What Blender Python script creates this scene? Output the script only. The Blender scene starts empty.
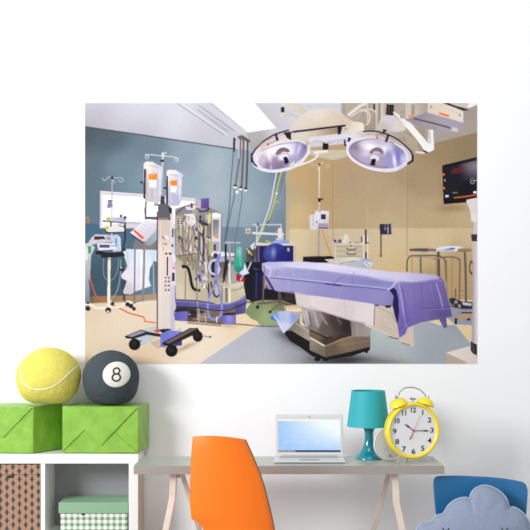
import bpy, bmesh, math, random
import numpy as np
from mathutils import Vector, Matrix
random.seed(4)
C = bpy.context.scene.collection
SC = bpy.context.scene

# ---------------------------------------------------------------- camera, world, lights, exposure
F = 952.0                      # focal length in pixels of the 530 px frame
CZ = 1.42                      # eye height
CY = -5.2                      # the back wall is the plane y = 0
cam_d = bpy.data.cameras.new('camera'); cam = bpy.data.objects.new('camera', cam_d); C.objects.link(cam)
cam.location = (0, CY, CZ); cam.rotation_euler = (math.pi/2, 0, 0)
cam_d.sensor_width = 36; cam_d.lens = F/530*36; cam_d.shift_y = 60/530; cam_d.clip_start = 0.05
SC.camera = cam
SC.view_settings.view_transform = 'Standard'; SC.view_settings.look = 'None'
SC.view_settings.gamma = 1; SC.view_settings.use_curve_mapping = False
SC.view_settings.exposure = 0.0
w = bpy.data.worlds.new('world'); SC.world = w; w.use_nodes = True
w.node_tree.nodes['Background'].inputs[0].default_value = (1.0, 1.0, 1.0, 1)
w.node_tree.nodes['Background'].inputs[1].default_value = 0.60
def area(name, loc, target, sx, sy, power, col=(1, 1, 1)):
    l = bpy.data.lights.new(name, 'AREA'); l.shape = 'RECTANGLE'; l.size = sx; l.size_y = sy; l.energy = power; l.color = col
    o = bpy.data.objects.new(name, l); C.objects.link(o); o.location = loc
    o.rotation_euler = (Vector(target)-Vector(loc)).to_track_quat('-Z', 'Y').to_euler(); return o
area('window_daylight', (-4.6, -4.6, 3.0), (0.0, 0, 1.4), 2.0, 1.8, 330, (.97, .985, 1))
area('overhead_fill', (0.2, -3.2, 4.6), (0, 0, 1.3), 2.0, 1.6, 40, (.97, .985, 1))  # unseen fill from above, added to even out the light on the wall

# ---------------------------------------------------------------- helpers
def W(px, py, d):              # a pixel of the 530 frame at distance d from the camera, as a point of the room
    return Vector(((px-265)*d/F, CY+d, CZ-(py-325)*d/F))
def lin(c):
    return tuple((v/255/12.92 if v/255 <= .04045 else ((v/255+.055)/1.055)**2.4) for v in c)
def mat(name, col, rough=.5, metal=0., bump=0., bscale=40., vary=0., coat=0., trans=0., emit=None, spec=None):
    m = bpy.data.materials.new(name); m.use_nodes = True; n = m.node_tree.nodes; L = m.node_tree.links
    b = n['Principled BSDF']; c = lin(col)
    b.inputs['Base Color'].default_value = (*c, 1); b.inputs['Roughness'].default_value = rough; b.inputs['Metallic'].default_value = metal
    if coat: b.inputs['Coat Weight'].default_value = coat; b.inputs['Coat Roughness'].default_value = .1
    if trans: b.inputs['Transmission Weight'].default_value = trans
    if spec is not None: b.inputs['Specular IOR Level'].default_value = spec
    if emit: b.inputs['Emission Color'].default_value = (*lin(emit[0]), 1); b.inputs['Emission Strength'].default_value = emit[1]
    if bump or vary:
        tc = n.new('ShaderNodeTexCoord'); nz = n.new('ShaderNodeTexNoise'); nz.inputs['Scale'].default_value = bscale; nz.inputs['Detail'].default_value = 6
        L.new(tc.outputs['Object'], nz.inputs['Vector'])
        if bump:
            bp = n.new('ShaderNodeBump'); bp.inputs['Strength'].default_value = bump; bp.inputs['Distance'].default_value = .01
            L.new(nz.outputs['Fac'], bp.inputs['Height']); L.new(bp.outputs['Normal'], b.inputs['Normal'])
        if vary:
            r = n.new('ShaderNodeValToRGB'); r.color_ramp.elements[0].position = .3; r.color_ramp.elements[1].position = .7
            r.color_ramp.elements[0].color = (*[v*(1-vary) for v in c], 1); r.color_ramp.elements[1].color = (*[min(1, v*(1+vary*.6)) for v in c], 1)
            L.new(nz.outputs['Fac'], r.inputs['Fac']); L.new(r.outputs['Color'], b.inputs['Base Color'])
    return m
def nmath(m, op, a, b=None, c=None):
    n = m.node_tree.nodes.new('ShaderNodeMath'); n.operation = op
    for i, v in enumerate((a, b, c)):
        if v is None: continue
        if isinstance(v, (int, float)): n.inputs[i].default_value = v
        else: m.node_tree.links.new(v, n.inputs[i])
    return n.outputs[0]
def objxyz(m):
    n = m.node_tree.nodes; tc = n.new('ShaderNodeTexCoord'); s = n.new('ShaderNodeSeparateXYZ')
    m.node_tree.links.new(tc.outputs['Object'], s.inputs[0]); return s.outputs
def mix2(m, fac, c0, c1):
    n = m.node_tree.nodes.new('ShaderNodeMix'); n.data_type = 'RGBA'
    m.node_tree.links.new(fac, n.inputs[0])
    for i, c in ((6, c0), (7, c1)):
        if isinstance(c, tuple): n.inputs[i].default_value = (*lin(c), 1)
        else: m.node_tree.links.new(c, n.inputs[i])
    return n.outputs[2]
def mesh_obj(name, verts, faces, mats, parent=None, smooth=False, fmat=None, bevel=0, loc=None):
    me = bpy.data.meshes.new(name); me.from_pydata([tuple(v) for v in verts], [], faces)
    for m in (mats if isinstance(mats, (list, tuple)) else [mats]): me.materials.append(m)
    bm = bmesh.new(); bm.from_mesh(me); bmesh.ops.recalc_face_normals(bm, faces=bm.faces)
    bm.to_mesh(me); bm.free()
    if fmat is not None:
        for p, k in zip(me.polygons, fmat): p.material_index = k
    if smooth:
        for p in me.polygons: p.use_smooth = True
    o = bpy.data.objects.new(name, me); C.objects.link(o)
    if parent: o.parent = parent; o.location = -parent.location if loc is None else loc
    if bevel:
        b = o.modifiers.new('bevel', 'BEVEL'); b.width = bevel; b.segments = 3; b.limit_method = 'ANGLE'; b.angle_limit = math.radians(40)
    return o
# NOTE: parts are modelled in room coordinates; mesh_obj sets the child's offset so they stay there
class MB:
    def __init__(s): s.v = []; s.f = []
    def add(s, v, f):
        k = len(s.v); s.v += [Vector(p) for p in v]; s.f += [tuple(i+k for i in q) for q in f]; return s
    def box(s, x0, x1, y0, y1, z0, z1):
        v = [(x, y, z) for x in (x0, x1) for y in (y0, y1) for z in (z0, z1)]
        return s.add(v, [(0, 1, 3, 2), (4, 6, 7, 5), (0, 4, 5, 1), (2, 3, 7, 6), (0, 2, 6, 4), (1, 5, 7, 3)])
    def prism(s, pts, vec):            # extrude a closed outline along vec
        n = len(pts); a = [Vector(p) for p in pts]; b = [p+Vector(vec) for p in a]
        return s.add(a+b, [tuple(range(n)), tuple(range(2*n-1, n-1, -1))]+[(i, (i+1) % n, n+(i+1) % n, n+i) for i in range(n)])
    def tube(s, pts, r, n=10, closed=False):
        pts = [Vector(p) for p in pts]; N = len(pts); rs = r if isinstance(r, (list, tuple)) else [r]*N
        v = []; up = None
        for i, p in enumerate(pts):
            a = pts[(i-1) % N] if (closed or i > 0) else p; b = pts[(i+1) % N] if (closed or i < N-1) else p
            t = (b-a).normalized()
            if up is None: up = t.orthogonal().normalized()
            else: up = (up-t*up.dot(t)).normalized()
            q = t.cross(up)
            v += [p+(up*math.cos(2*math.pi*k/n)+q*math.sin(2*math.pi*k/n))*rs[i] for k in range(n)]
        f = [(i*n+k, i*n+(k+1) % n, ((i+1) % N)*n+(k+1) % n, ((i+1) % N)*n+k) for i in range(N if closed else N-1) for k in range(n)]
        if not closed: f += [tuple(range(n)), tuple(range(N*n-1, (N-1)*n-1, -1))]
        return s.add(v, f)
    def lathe(s, prof, o=(0, 0, 0), axis='Z', n=48, M=None):   # prof = [(radius, height)]
        v = []; f = []; m = len(prof)
        for k in range(n):
            a = 2*math.pi*k/n
            for r, h in prof:
                p = Vector((r*math.cos(a), r*math.sin(a), h))
                if M is not None: p = M @ p
                v.append(p+Vector(o))
        for k in range(n):
            for j in range(m-1):
                a, b = k*m+j, ((k+1) % n)*m+j
                f.append((a, a+1, b+1, b))
        s.add(v, f); return s
    def build(s, name, m, parent=None, **kw): return mesh_obj(name, s.v, s.f, m, parent, **kw)
def weld(o, d=1e-5):
    bm = bmesh.new(); bm.from_mesh(o.data); bmesh.ops.remove_doubles(bm, verts=bm.verts, dist=d)
    bmesh.ops.recalc_face_normals(bm, faces=bm.faces); bm.to_mesh(o.data); bm.free()
def tag(o, label, cat, group=None):
    o['label'] = label; o['category'] = cat
    if group: o['group'] = group
    return o
def empty(name, loc, label, cat, group=None):
    o = bpy.data.objects.new(name, None); C.objects.link(o); o.location = loc; o.empty_display_size = .1
    return tag(o, label, cat, group)
def struct(o): o['kind'] = 'structure'; return o
def spline(pts, n=8, closed=False):
    P = [Vector(p) for p in pts]; N = len(P); out = []
    for i in range(N if closed else N-1):
        g = lambda j: P[j % N] if closed else P[max(0, min(N-1, j))]
        a, b, c, d = g(i-1), g(i), g(i+1), g(i+2)
        for k in range(n):
            t = k/n
            out.append(.5*((2*b)+(c-a)*t+(2*a-5*b+4*c-d)*t*t+(3*b-a-3*c+d)*t**3))
    if not closed: out.append(P[-1])
    return out
def text_mesh(s, size, depth=0.0, bold=0.0):       # letters as mesh verts/faces, centred, in the XY plane
    cu = bpy.data.curves.new('t', 'FONT'); cu.body = s; cu.size = size; cu.align_x = 'CENTER'; cu.align_y = 'CENTER'
    cu.extrude = depth; cu.offset = bold; cu.resolution_u = 3
    o = bpy.data.objects.new('t', cu); C.objects.link(o); bpy.context.view_layer.update()
    me = bpy.data.meshes.new_from_object(o.evaluated_get(bpy.context.evaluated_depsgraph_get()))
    v = [x.co.copy() for x in me.vertices]; f = [tuple(p.vertices) for p in me.polygons]
    bpy.data.objects.remove(o); bpy.data.curves.remove(cu); bpy.data.meshes.remove(me)
    xs = [p.x for p in v]; ys = [p.y for p in v]; c = Vector(((min(xs)+max(xs))/2, (min(ys)+max(ys))/2, 0))
    return [p-c for p in v], f

# ---------------------------------------------------------------- materials
M_wall = mat('white_wall_paint', (245, 245, 246), .85, bump=.05, bscale=60)
M_floor = mat('pale_floorboards', (176, 174, 172), .5, vary=.12, bscale=6)
M_white = mat('white_laminate', (240, 238, 236), .4)
M_beige_side = mat('beige_panel_side', (205, 183, 158), .55, vary=.08, bscale=20)
M_desk = mat('grey_desk_laminate', (172, 176, 168), .30, vary=.04, bscale=25)
M_deskedge = mat('grey_brown_desk_edge', (158, 150, 143), .5)
M_leg = mat('pale_wood_leg', (232, 216, 200), .5, vary=.07, bscale=18)
M_green = mat('green_wrapping_paper', (136, 186, 66), .34, bump=.9, bscale=13, vary=.16)
M_orange = mat('orange_shell', (255, 122, 10), .42)
M_orange_edge = mat('orange_shell_rim', (120, 98, 78), .5)
M_blue = mat('blue_painted_wood', (34, 106, 156), .45)
M_blue_edge = mat('grey_plywood_edge', (125, 145, 165), .6)
M_cloud = mat('grey_blue_cotton', (140, 152, 174), .9, bump=.25, bscale=60, vary=.05)
M_pipe = mat('grey_blue_piping', (164, 178, 196), .85)
M_teal = mat('teal_gloss', (0, 128, 142), .16, coat=.6)
M_shade = mat('teal_shade', (40, 166, 176), .6)
M_yel = mat('yellow_enamel', (250, 222, 20), .22, coat=.5)
M_chrome = mat('dull_chrome', (190, 186, 180), .28, metal=.9)
M_face = mat('clock_dial', (232, 232, 234), .6)
M_black = mat('black_print', (28, 28, 32), .5)
M_red = mat('red_hand', (205, 30, 50), .5)
M_silver = mat('silver_plastic', (214, 213, 210), .38)
M_silver2 = mat('laptop_hinge_grey', (168, 168, 168), .4)
M_disc = mat('pale_grey_disc', (205, 207, 212), .35)
M_plush = mat('yellow_plush', (222, 212, 98), .95, bump=.5, bscale=35, vary=.07)
M_seam = mat('off_white_seam', (236, 234, 205), .9)
M_ball = mat('charcoal_plush', (62, 72, 78), .95, bump=.5, bscale=35, vary=.10)
M_patch = mat('off_white_patch', (226, 226, 216), .9, bump=.2, bscale=60)
M_hole = mat('black_grommet', (20, 18, 18), .6)
M_metal = mat('painted_steel', (205, 205, 205), .35, metal=.3)

def brown_pattern():
    m = mat('brown_diamond_card', (205, 158, 128), .8); x, y, z = objxyz(m)
    px, pz = .0328, .0432
    u = nmath(m, 'DIVIDE', nmath(m, 'ADD', x, 5.003), px); col = nmath(m, 'FLOOR', u); fu = nmath(m, 'SUBTRACT', nmath(m, 'SUBTRACT', u, col), .5)
    odd = nmath(m, 'MULTIPLY', nmath(m, 'MODULO', col, 2.0), .5)
    v = nmath(m, 'ADD', nmath(m, 'DIVIDE', nmath(m, 'ADD', z, 5.0), pz), odd); fv = nmath(m, 'SUBTRACT', nmath(m, 'FRACT', v), .5)
    au = nmath(m, 'ABSOLUTE', fu); av = nmath(m, 'ABSOLUTE', fv)
    dia = nmath(m, 'LESS_THAN', nmath(m, 'ADD', nmath(m, 'DIVIDE', au, .33), nmath(m, 'DIVIDE', av, .43)), 1.0)
    lnk = nmath(m, 'LESS_THAN', au, .03)
    fac = nmath(m, 'MAXIMUM', dia, lnk)
    m.node_tree.links.new(mix2(m, fac, (170, 132, 106), (66, 68, 70)), m.node_tree.nodes['Principled BSDF'].inputs['Base Color']); return m
def gingham():
    m = mat('green_gingham_card', (200, 215, 200), .8); x, y, z = objxyz(m); p = .0315
    a = nmath(m, 'GREATER_THAN', nmath(m, 'FRACT', nmath(m, 'DIVIDE', nmath(m, 'ADD', x, 5.0), p)), .5)
    b = nmath(m, 'GREATER_THAN', nmath(m, 'FRACT', nmath(m, 'DIVIDE', nmath(m, 'ADD', z, 5.0), p)), .5)
    f = nmath(m, 'MULTIPLY', nmath(m, 'ADD', a, b), .5)
    m.node_tree.links.new(mix2(m, f, (238, 240, 234), (112, 150, 112)), m.node_tree.nodes['Principled BSDF'].inputs['Base Color']); return m
M_brown = brown_pattern(); M_ging = gingham()
M_cellshade = mat('grey_cell_shade', (146, 146, 150), .6)  # dull grey that stands in for the shade inside the open cells
M_lid = mat('sage_green_card', (138, 176, 142), .55)

# ---------------------------------------------------------------- the room
struct(MB().box(-3.6, 3.6, 0, .12, 0, 3.6).build('wall_back', M_wall))
struct(MB().box(-3.6, 3.6, -7.5, .12, -.1, 0).build('floor', M_floor))
struct(MB().box(-3.6, 3.6, -.015, 0, 0, .09).build('baseboard_back', M_white, bevel=.003))

# ================================================================ the printed mural (a flat vinyl photo print)
MX0, MX1, MY0, MY1 = 85.0, 477.0, 103.0, 363.6
SS = 3
cw, ch = int((MX1-MX0)*SS), int(round((MY1-MY0)*SS)); ch -= ch % 2; cw -= cw % 2
CAN = np.zeros((ch, cw, 3)); IDB = np.zeros((ch, cw), int)
GX, GY = np.meshgrid(MX0+(np.arange(cw)+.5)/SS, MY0+(np.arange(ch)+.5)/SS)
PID = {'now': 0}; PNAMES = []
def part(name, label): PNAMES.append((name, label)); PID['now'] = len(PNAMES)-1
def win(x0, y0, x1, y1):
    return (slice(max(0, int((y0-MY0)*SS)-2), max(0, min(ch, int((y1-MY0)*SS)+3))), slice(max(0, int((x0-MX0)*SS)-2), max(0, min(cw, int((x1-MX0)*SS)+3))))
def colour(sl, col):
    X, Y = GX[sl], GY[sl]
    if isinstance(col[0], (int, float)): return np.broadcast_to(np.array(col, float), X.shape+(3,))
    acc = np.zeros(X.shape+(3,)); ws = np.zeros(X.shape)
    if len(col) == 2:
        (x0, y0, a), (x1, y1, b) = col; dx, dy = x1-x0, y1-y0
        t = np.clip(((X-x0)*dx+(Y-y0)*dy)/(dx*dx+dy*dy), 0, 1)[..., None]
        return np.array(a, float)*(1-t)+np.array(b, float)*t
    ext_ = max(X.max()-X.min(), Y.max()-Y.min()); ep = (.07*ext_)**2+3
    for x, y, c in col:
        q = 1/((X-x)**2+(Y-y)**2+ep)**2
        acc += q[..., None]*np.array(c, float); ws += q
    return acc/ws[..., None]
def put(sl, mask, col, a=1., own=True):
    c = colour(sl, col); m = (mask*a)[..., None]
    CAN[sl] = CAN[sl]*(1-m)+c*m
    if own: IDB[sl] = np.where(mask > .5, PID['now'], IDB[sl])
def nums(s):
    if isinstance(s, str):
        v = [float(t) for t in s.replace(',', ' ').split()]; return [(v[i], v[i+1]) for i in range(0, len(v), 2)]
    return s
def poly(s, col, a=1., own=True, sm=0):
    P = nums(s)
    if sm: P = [(p.x, p.y) for p in spline([(x, y, 0) for x, y in P], sm, True)]
    xs = [p[0] for p in P]; ys = [p[1] for p in P]; sl = win(min(xs), min(ys), max(xs), max(ys)); X, Y = GX[sl], GY[sl]
    ins = np.zeros(X.shape, bool); n = len(P)
    for i in range(n):
        (x0, y0), (x1, y1) = P[i], P[(i+1) % n]
        if y0 == y1: continue
        ins ^= ((Y > min(y0, y1)) & (Y <= max(y0, y1)) & (X < x0+(Y-y0)*(x1-x0)/(y1-y0)))
    put(sl, ins.astype(float), col, a, own)
def line(s, wd, col, a=1., own=True, sm=0):
    P = nums(s)
    if sm: P = [(p.x, p.y) for p in spline([(x, y, 0) for x, y in P], sm)]
    xs = [p[0] for p in P]; ys = [p[1] for p in P]; sl = win(min(xs)-wd, min(ys)-wd, max(xs)+wd, max(ys)+wd); X, Y = GX[sl], GY[sl]
    D = np.full(X.shape, 1e9)
    for (x0, y0), (x1, y1) in zip(P[:-1], P[1:]):
        dx, dy = x1-x0, y1-y0; L2 = dx*dx+dy*dy+1e-9
        t = np.clip(((X-x0)*dx+(Y-y0)*dy)/L2, 0, 1); D = np.minimum(D, np.hypot(X-x0-t*dx, Y-y0-t*dy))
    put(sl, np.clip((wd/2-D)*SS+.5, 0, 1), col, a, own)
def ell(cx, cy, rx, ry, col, rot=0, a=1., own=True, ring=0):
    r = max(rx, ry)+ring; sl = win(cx-r, cy-r, cx+r, cy+r); X, Y = GX[sl]-cx, GY[sl]-cy
    c, s = math.cos(math.radians(rot)), math.sin(math.radians(rot)); U, V = X*c+Y*s, -X*s+Y*c
    q = np.hypot(U/rx, V/ry)
    m = np.clip((1-q)*min(rx, ry)*SS+.5, 0, 1) if not ring else np.clip((ring/2-np.abs(q-1)*min(rx, ry))*SS+.5, 0, 1)
    put(sl, m, col, a, own)
def soft(cx, cy, rx, ry, col, a=1., rot=0, inside=None):    # soft-edged blot of ink
    r = 2.6*max(rx, ry); sl = win(cx-r, cy-r, cx+r, cy+r); X, Y = GX[sl]-cx, GY[sl]-cy
    c, s = math.cos(math.radians(rot)), math.sin(math.radians(rot)); U, V = X*c+Y*s, -X*s+Y*c
    m = np.exp(-((U/rx)**2+(V/ry)**2))
    if inside is not None: m = m*np.isin(IDB[sl], inside)
    put(sl, m, col, a, own=False)
# ---- room in the print
part('printed_ceiling', 'pale ceiling with a bright light panel in the printed photo')
poly('84 102 478 102 478 160 84 160', [(85,105,(196,197,210)),(85,124,(160,152,156)),(140,110,(214,215,228)),(141,130,(170,165,172)),(180,120,(216,217,228)),(195,138,(185,182,188)),(230,145,(190,190,198)),(270,140,(180,178,184)),(300,115,(208,207,215)),(340,108,(205,205,214)),(440,135,(165,150,142)),(470,115,(160,148,142)),(470,130,(172,158,148))])
for a, b in (('177 103 224.5 135.2', (158,148,150)), ('197 109.3 228 131.6', (150,143,152)), ('199 105.5 234 130.8', (150,143,152))): line(a, .8, b)
line('180 103 227 135', .6, (236,236,242))
poly('201 103 210.7 103 249 132.5 240 134', (200,199,210)); line('210.7 103 247.7 132.3', 1., (172,166,176))
poly('211 102 255 102 277 128 247.7 132.4', (255,255,255)); line('255 103 277 128', .8, (185,180,185))
poly('247 133 277 128.5 300 127 300 150 255 152 250 150', [(250,134,(170,170,172)),(280,132,(195,195,200)),(256,148,(165,160,158))])
line('262 112 309 112', .7, (190,190,200)); line('277 128 300 106', .6, (190,190,198))
line('300 106 345 106', .8, (190,190,205)); line('309 106 312 112', .8, (185,185,195))
line('430 127 477 122', 1.2, (190,178,170))
part('printed_blue_wall', 'blue-grey wall in the printed photo')
poly('84 126.3 141 134.4 197 142.8 240 149 262 152.5 286 156 286 312 84 312', [(85,130,(69,80,90)),(88,170,(90,104,116)),(88,200,(88,108,122)),(110,140,(77,91,100)),(120,165,(110,130,143)),(150,150,(103,119,133)),(150,175,(119,141,156)),(185,155,(137,151,164)),(190,185,(147,165,177)),(215,165,(163,176,185)),(215,195,(165,176,185)),(245,165,(137,157,168)),(245,200,(148,167,177)),(265,190,(135,152,166)),(282,180,(103,123,139)),(282,230,(110,130,145)),(235,220,(142,161,171))])
poly('84 223 141 226 286 227.5 286 312 84 312', [(88,235,(65,95,118)),(90,285,(51,73,88)),(120,285,(53,75,90)),(150,270,(79,108,127)),(150,292,(93,123,139)),(235,235,(110,132,147)),(280,240,(103,126,139)),(240,290,(41,45,59))], .92)
line('84 126.6 141 134.8 197 143.2 233 148.8', 1.3, (58,68,78), .75)
poly('84.5 216.5 89 216.5 89 223 84.5 223', (165,126,86)); line('86.6 218 86.6 222', .8, (88,69,59))
part('printed_tan_wall', 'tan walls with rounded corner in the printed photo')
poly('285 150 478 130 478 306 285 306', [(287,190,(175,165,135)),(297,180,(193,160,111)),(315,175,(183,152,107)),(300,215,(203,175,131)),(325,200,(179,150,109)),(325,225,(181,154,115)),(345,180,(175,150,119)),(345,215,(181,159,125)),(380,190,(179,157,123)),(390,225,(193,171,135)),(400,200,(185,163,129)),(412,180,(161,138,107)),(430,180,(169,144,111)),(440,150,(153,132,99)),(465,150,(145,126,95)),(430,215,(189,165,127)),(470,215,(193,171,133)),(400,165,(171,148,117))])
poly('285 229 478 228 478 306 285 306', [(295,240,(211,193,155)),(325,245,(195,175,141)),(345,235,(203,185,153)),(395,245,(209,189,155)),(440,240,(211,191,155)),(470,240,(209,187,149)),(400,262,(209,183,137)),(430,290,(171,144,105)),(450,280,(185,154,113)),(460,255,(183,157,115))])
poly('285 153 290 153 289 262 285 262', (173,165,141), .6); line('285.3 153 285.3 262', 1.2, (115,128,131), .8)
line('333 161 333 240', 1.6, (158,132,94), .4); line('334.6 161 334.6 242', 1.2, (196,174,146), .25)
line('407.2 150 407.2 256', 1.2, (150,126,94), .4); line('405.6 165 405.6 250', 1.2, (204,182,148), .25)
soft(452, 208, 16, 4, (156,130,96), .8); soft(444, 185, 4, 22, (150,126,94), .5)
poly('430 145 478 132.6 478 120 405 120 405 152', (169,157,147)); line('407 151.5 431 144.7 478 132.4', 1., (143,126,103), .8)
poly('305 154 333 160.2 350 156 350 150 305 150', (199,187,163))
for x in (412, 421, 436, 452): line(f'{x} 258 {x} 300', 1.6, (140,112,80), .35)
part('printed_floor', 'cream, grey-blue and green vinyl floor in the printed photo')
poly('84 301 141 303 175 300 250 300 290 298 478 300 478 364 84 364', [(90,306,(200,180,150)),(100,320,(222,204,180)),(95,345,(226,204,182)),(150,320,(224,206,184)),(150,355,(226,196,162)),(120,330,(232,214,194)),(200,340,(236,220,200)),(190,358,(238,222,202)),(240,318,(232,208,178)),(440,322,(228,206,166)),(470,332,(226,200,158))])
poly('84 296.5 141 295 158 293.5 158 299 141 301 84 304', [(85,299,(120,96,62)),(140,298,(170,140,110))])
line('84 304 141 301.3 158 299.4', 1., (196,176,146))
poly('199 364 253 327.5 262 326 310 326 350 312 395 305 440 300 478 302 478 325.5 455 324.5 471 344 478 344 478 364', [(215,360,(186,190,198)),(250,335,(179,182,192)),(260,358,(188,192,200)),(290,340,(162,165,173)),(330,345,(114,116,121)),(380,330,(186,200,200)),(400,345,(186,194,198)),(385,358,(167,171,175)),(430,335,(163,167,178)),(430,355,(162,167,177)),(462,312,(142,147,163)),(460,350,(163,171,178)),(420,325,(175,178,184))])
poly('244 312 253 300 300 300 300 326 262 325.8 255 322', [(250,308,(128,142,100)),(270,320,(150,166,120)),(285,305,(112,124,92))])
line('221 324 236 324 262 326.2 280 326.4', 1.1, (98,88,84), sm=4); line('253 328.5 278 327.6', .8, (170,182,205))
poly('253 319 258 322 258 325.5 251 325', (232,206,166))
poly('428 321.5 440 318.5 447 317.5 455 324.8 440 325.5', (226,208,172)); poly('455 324.6 478 326 478 345 471 344', (228,204,160))
poly('141 331 150 327 158 325.5 158 336 150 342 141 345.5 133 350 133 347', [(140,335,(176,200,222)),(155,340,(190,190,190))], .85)
poly('150 343 162 338 166 345 158 349', (170,150,130), .5)
soft(300, 342, 22, 6, (60,58,62), .8, 22); soft(290, 336, 10, 3, (70,70,74), .7, 15); soft(345, 360, 30, 5, (46,44,46), .9)
soft(385, 362, 20, 2.5, (110,108,110), .6); soft(186, 347, 12, 2.2, (176,146,118), .8, -24); soft(230, 326, 8, 2, (170,150,120), .5)
line('141 316.3 144 317.2 144.6 321.4 155.5 322.8', 1.1, (214,96,62))
# ---- left side of the print
part('printed_light_box', 'white window box with pale frame in the printed photo')
poly('100 190.8 141 193.8 195.7 198.3 195.7 228.5 141 228.5 99.8 228.4', (204,196,206)); line('101 191.5 141 194.6 195 199', .8, (226,220,226))
poly('102.4 194.7 141 197 194.3 201.6 194.3 225 126 222.3 102 227', (254,254,255)); line('126 222.4 141 223', 1.4, (160,170,185))
part('printed_drip_stand', 'small drip stand with two pumps at the left edge of the printed photo')
poly('84 244 88 243 95 247 91 256 89 310 84 310', [(85,250,(196,196,202)),(87,300,(120,130,140))])
poly('96 234 121 235 122 252 95 252', (84,104,124), .6)
line('88.5 258 89.5 282', 1.2, (176,170,160)); line('89 280 92.5 303', 1., (70,70,80)); line('90 278 93 288 97 297 104 301 112 305 121 309 129 313 141 316.3', 1.2, (200,88,58), sm=4)
line('103.5 258 103.5 273 106 279 110 280.5 115 277 118 268 118.5 258', .9, (124,134,138), sm=4)
line('121 260 120 278 117 291 112 299', .9, (150,158,160), sm=4); line('123 258 122.5 285 123.5 300', .8, (40,46,56))
line('112.2 178 111.7 236', 1.2, [(112,178,(168,162,164)),(112,236,(200,196,200))])
poly('107.9 257 110.6 257 110.2 308 107.2 308', [(110,260,(226,218,200)),(110,305,(236,228,208))])
line('102.5 178 104 180.5 107 179 108 177 112 177.5 117 178 121 177.5 123 180 121 182 118.5 180.5', .8, (172,182,190), sm=3); line('112 178 114.5 183', .7, (180,186,192))
ell(112.2, 177.8, 1.2, 1.6, (36,30,38)); poly('108.4 200 111.6 200 111.6 203 113.2 206 109 208.6 106.8 207.4', (130,126,160)); line('108 200.5 112 200.8', .9, (60,60,84))
poly('105.8 217.4 126 217.2 126 222.2 106.5 222.2', [(106,218,(196,196,190)),(124,221,(168,174,198))]); line('103.5 221 126 223.2', 1., (52,50,62))
ell(108.3, 219.2, 1.8, 2.2, (186,176,66)); ell(121, 216, 1.3, 1.5, (62,66,98)); ell(125, 217.6, 1.6, 1.8, (66,72,110)); ell(104, 221, 1.2, 1., (50,50,66))
poly('105 226 109 225 124.6 225 124 232 106.5 232', (218,216,212)); line('105.5 231.5 109 232.6 124 232.2', 1., (44,44,52)); ell(106.9, 227.9, 1.8, 2.1, (204,186,40)); ell(124.6, 226.5, 1.2, 1.6, (40,44,66))
line('119 225.4 122.5 226.6', 1., (110,98,110)); line('110.8 222 110.8 226', 1.4, (52,58,74))
poly('112 235 118 234.6 120.5 238 121 251 113 252', (172,192,216)); line('116 239 116 248', 1.2, (92,112,150)); line('119.5 237 120.5 250', .8, (226,232,240))
line('125.2 224 125 238 123.6 246 122.6 250', 1.4, (30,30,40), sm=4); ell(124.6, 253, 2.4, 3.4, (26,24,36), ring=1.1); ell(124.3, 253, 1.2, 2.2, (210,214,226))
poly('92 237 95.4 234.4 112 235 114 239 112 242 98 243 89 246 87 244.5', (196,190,200)); poly('94.3 236.5 104 236.3 105.6 239.4 94 239.6', (66,34,48)); poly('106 236.4 110.5 237 110.8 240.4 107 240', (150,140,158))
poly('97 243.3 114.6 242.8 117.2 249.4 98.5 250.4', (222,218,228)); poly('99.2 244.8 109.6 244.8 109.8 247.7 99.2 247.6', (84,66,104)); line('111 245.6 115 246', 1.2, (150,140,168))
poly('87.8 246 91.6 246.4 91 253 88 253.6', (58,150,82)); poly('85 249 88 249 88 260 85 260', (216,210,208))
poly('95.5 251 101 250.6 106 252.6 123 252.4 125.6 256 118 257 102 258 100.5 254.6 95.8 254.4', (30,26,36)); ell(109.5, 259.3, 1.4, .9, (186,160,80))
line('85 304.6 91.5 304.8 96.5 308 111 307.4 120 306.8 126 302.4 129 301.6 133 303.6', 2., (236,226,208), sm=4)
for x, y, r in ((88,308.6,2.3),(108.2,310.2,2.9),(112.5,303.6,1.8),(127.5,304.3,2.2),(131,306,2.3),(134,308.8,1.8),(88,303,1.2)): ell(x, y, r, r, (34,30,34))
ell(108, 311.6, 1.6, 1.2, (200,192,186)); ell(110.8, 301.4, 1.4, 1.4, (196,196,190)); line('124.2 268 124.8 302', 1., (34,40,52)); ell(121.2, 269, 1.7, 1.9, (24,26,34)); ell(121.2, 267.8, 1, .8, (206,214,220))
part('printed_white_sheets', 'white sheets hanging on poles in the printed photo')
poly('136 236 156.5 238 156.5 251 132.5 249.6', (122,114,114))
poly('126 249 158 250 157.4 262 153.6 261 152.6 264 149.4 269 149 280 151 286 147 287.5 143 289 134 292 132 294.3 124 294 123 291.6 127 281 121.6 278.4 121.4 274.6 125.6 269.6 127.2 266 125.6 260 124.4 257', [(128,255,(206,212,226)),(130,275,(222,214,222)),(126,290,(200,192,198)),(142,258,(226,232,242)),(144,280,(224,226,236)),(152,255,(196,214,226))])
line('135 249 134.4 302', 1.3, (108,100,116)); line('144.4 242 144 268 142.8 301', 2., (138,122,122)); line('127.5 252 128 270', .8, (180,180,200)); line('150.5 256 148 284', .8, (236,240,246)); line('139 252 138.6 290', .8, (196,200,214))
line('153.4 264 153.8 294', 1., (172,176,172)); line('136 303 150 301.6 157 301.2', 1.3, (224,220,214)); line('133 303.6 141 300', 1., (120,100,84))
part('printed_instruction_sheet', 'tilted white sheet with an orange strip in the printed photo')
poly('130 232.8 145 219.4 157.5 223 157 229.4 145.5 241.4 143 241.4', [(140,225,(226,220,230)),(148,236,(204,198,212))]); poly('133.2 231 134.8 229.6 144.4 237.6 142.4 239.6', (230,88,58)); line('130.4 233.6 136 238.4 143 243', 1., (52,50,110))
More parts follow.
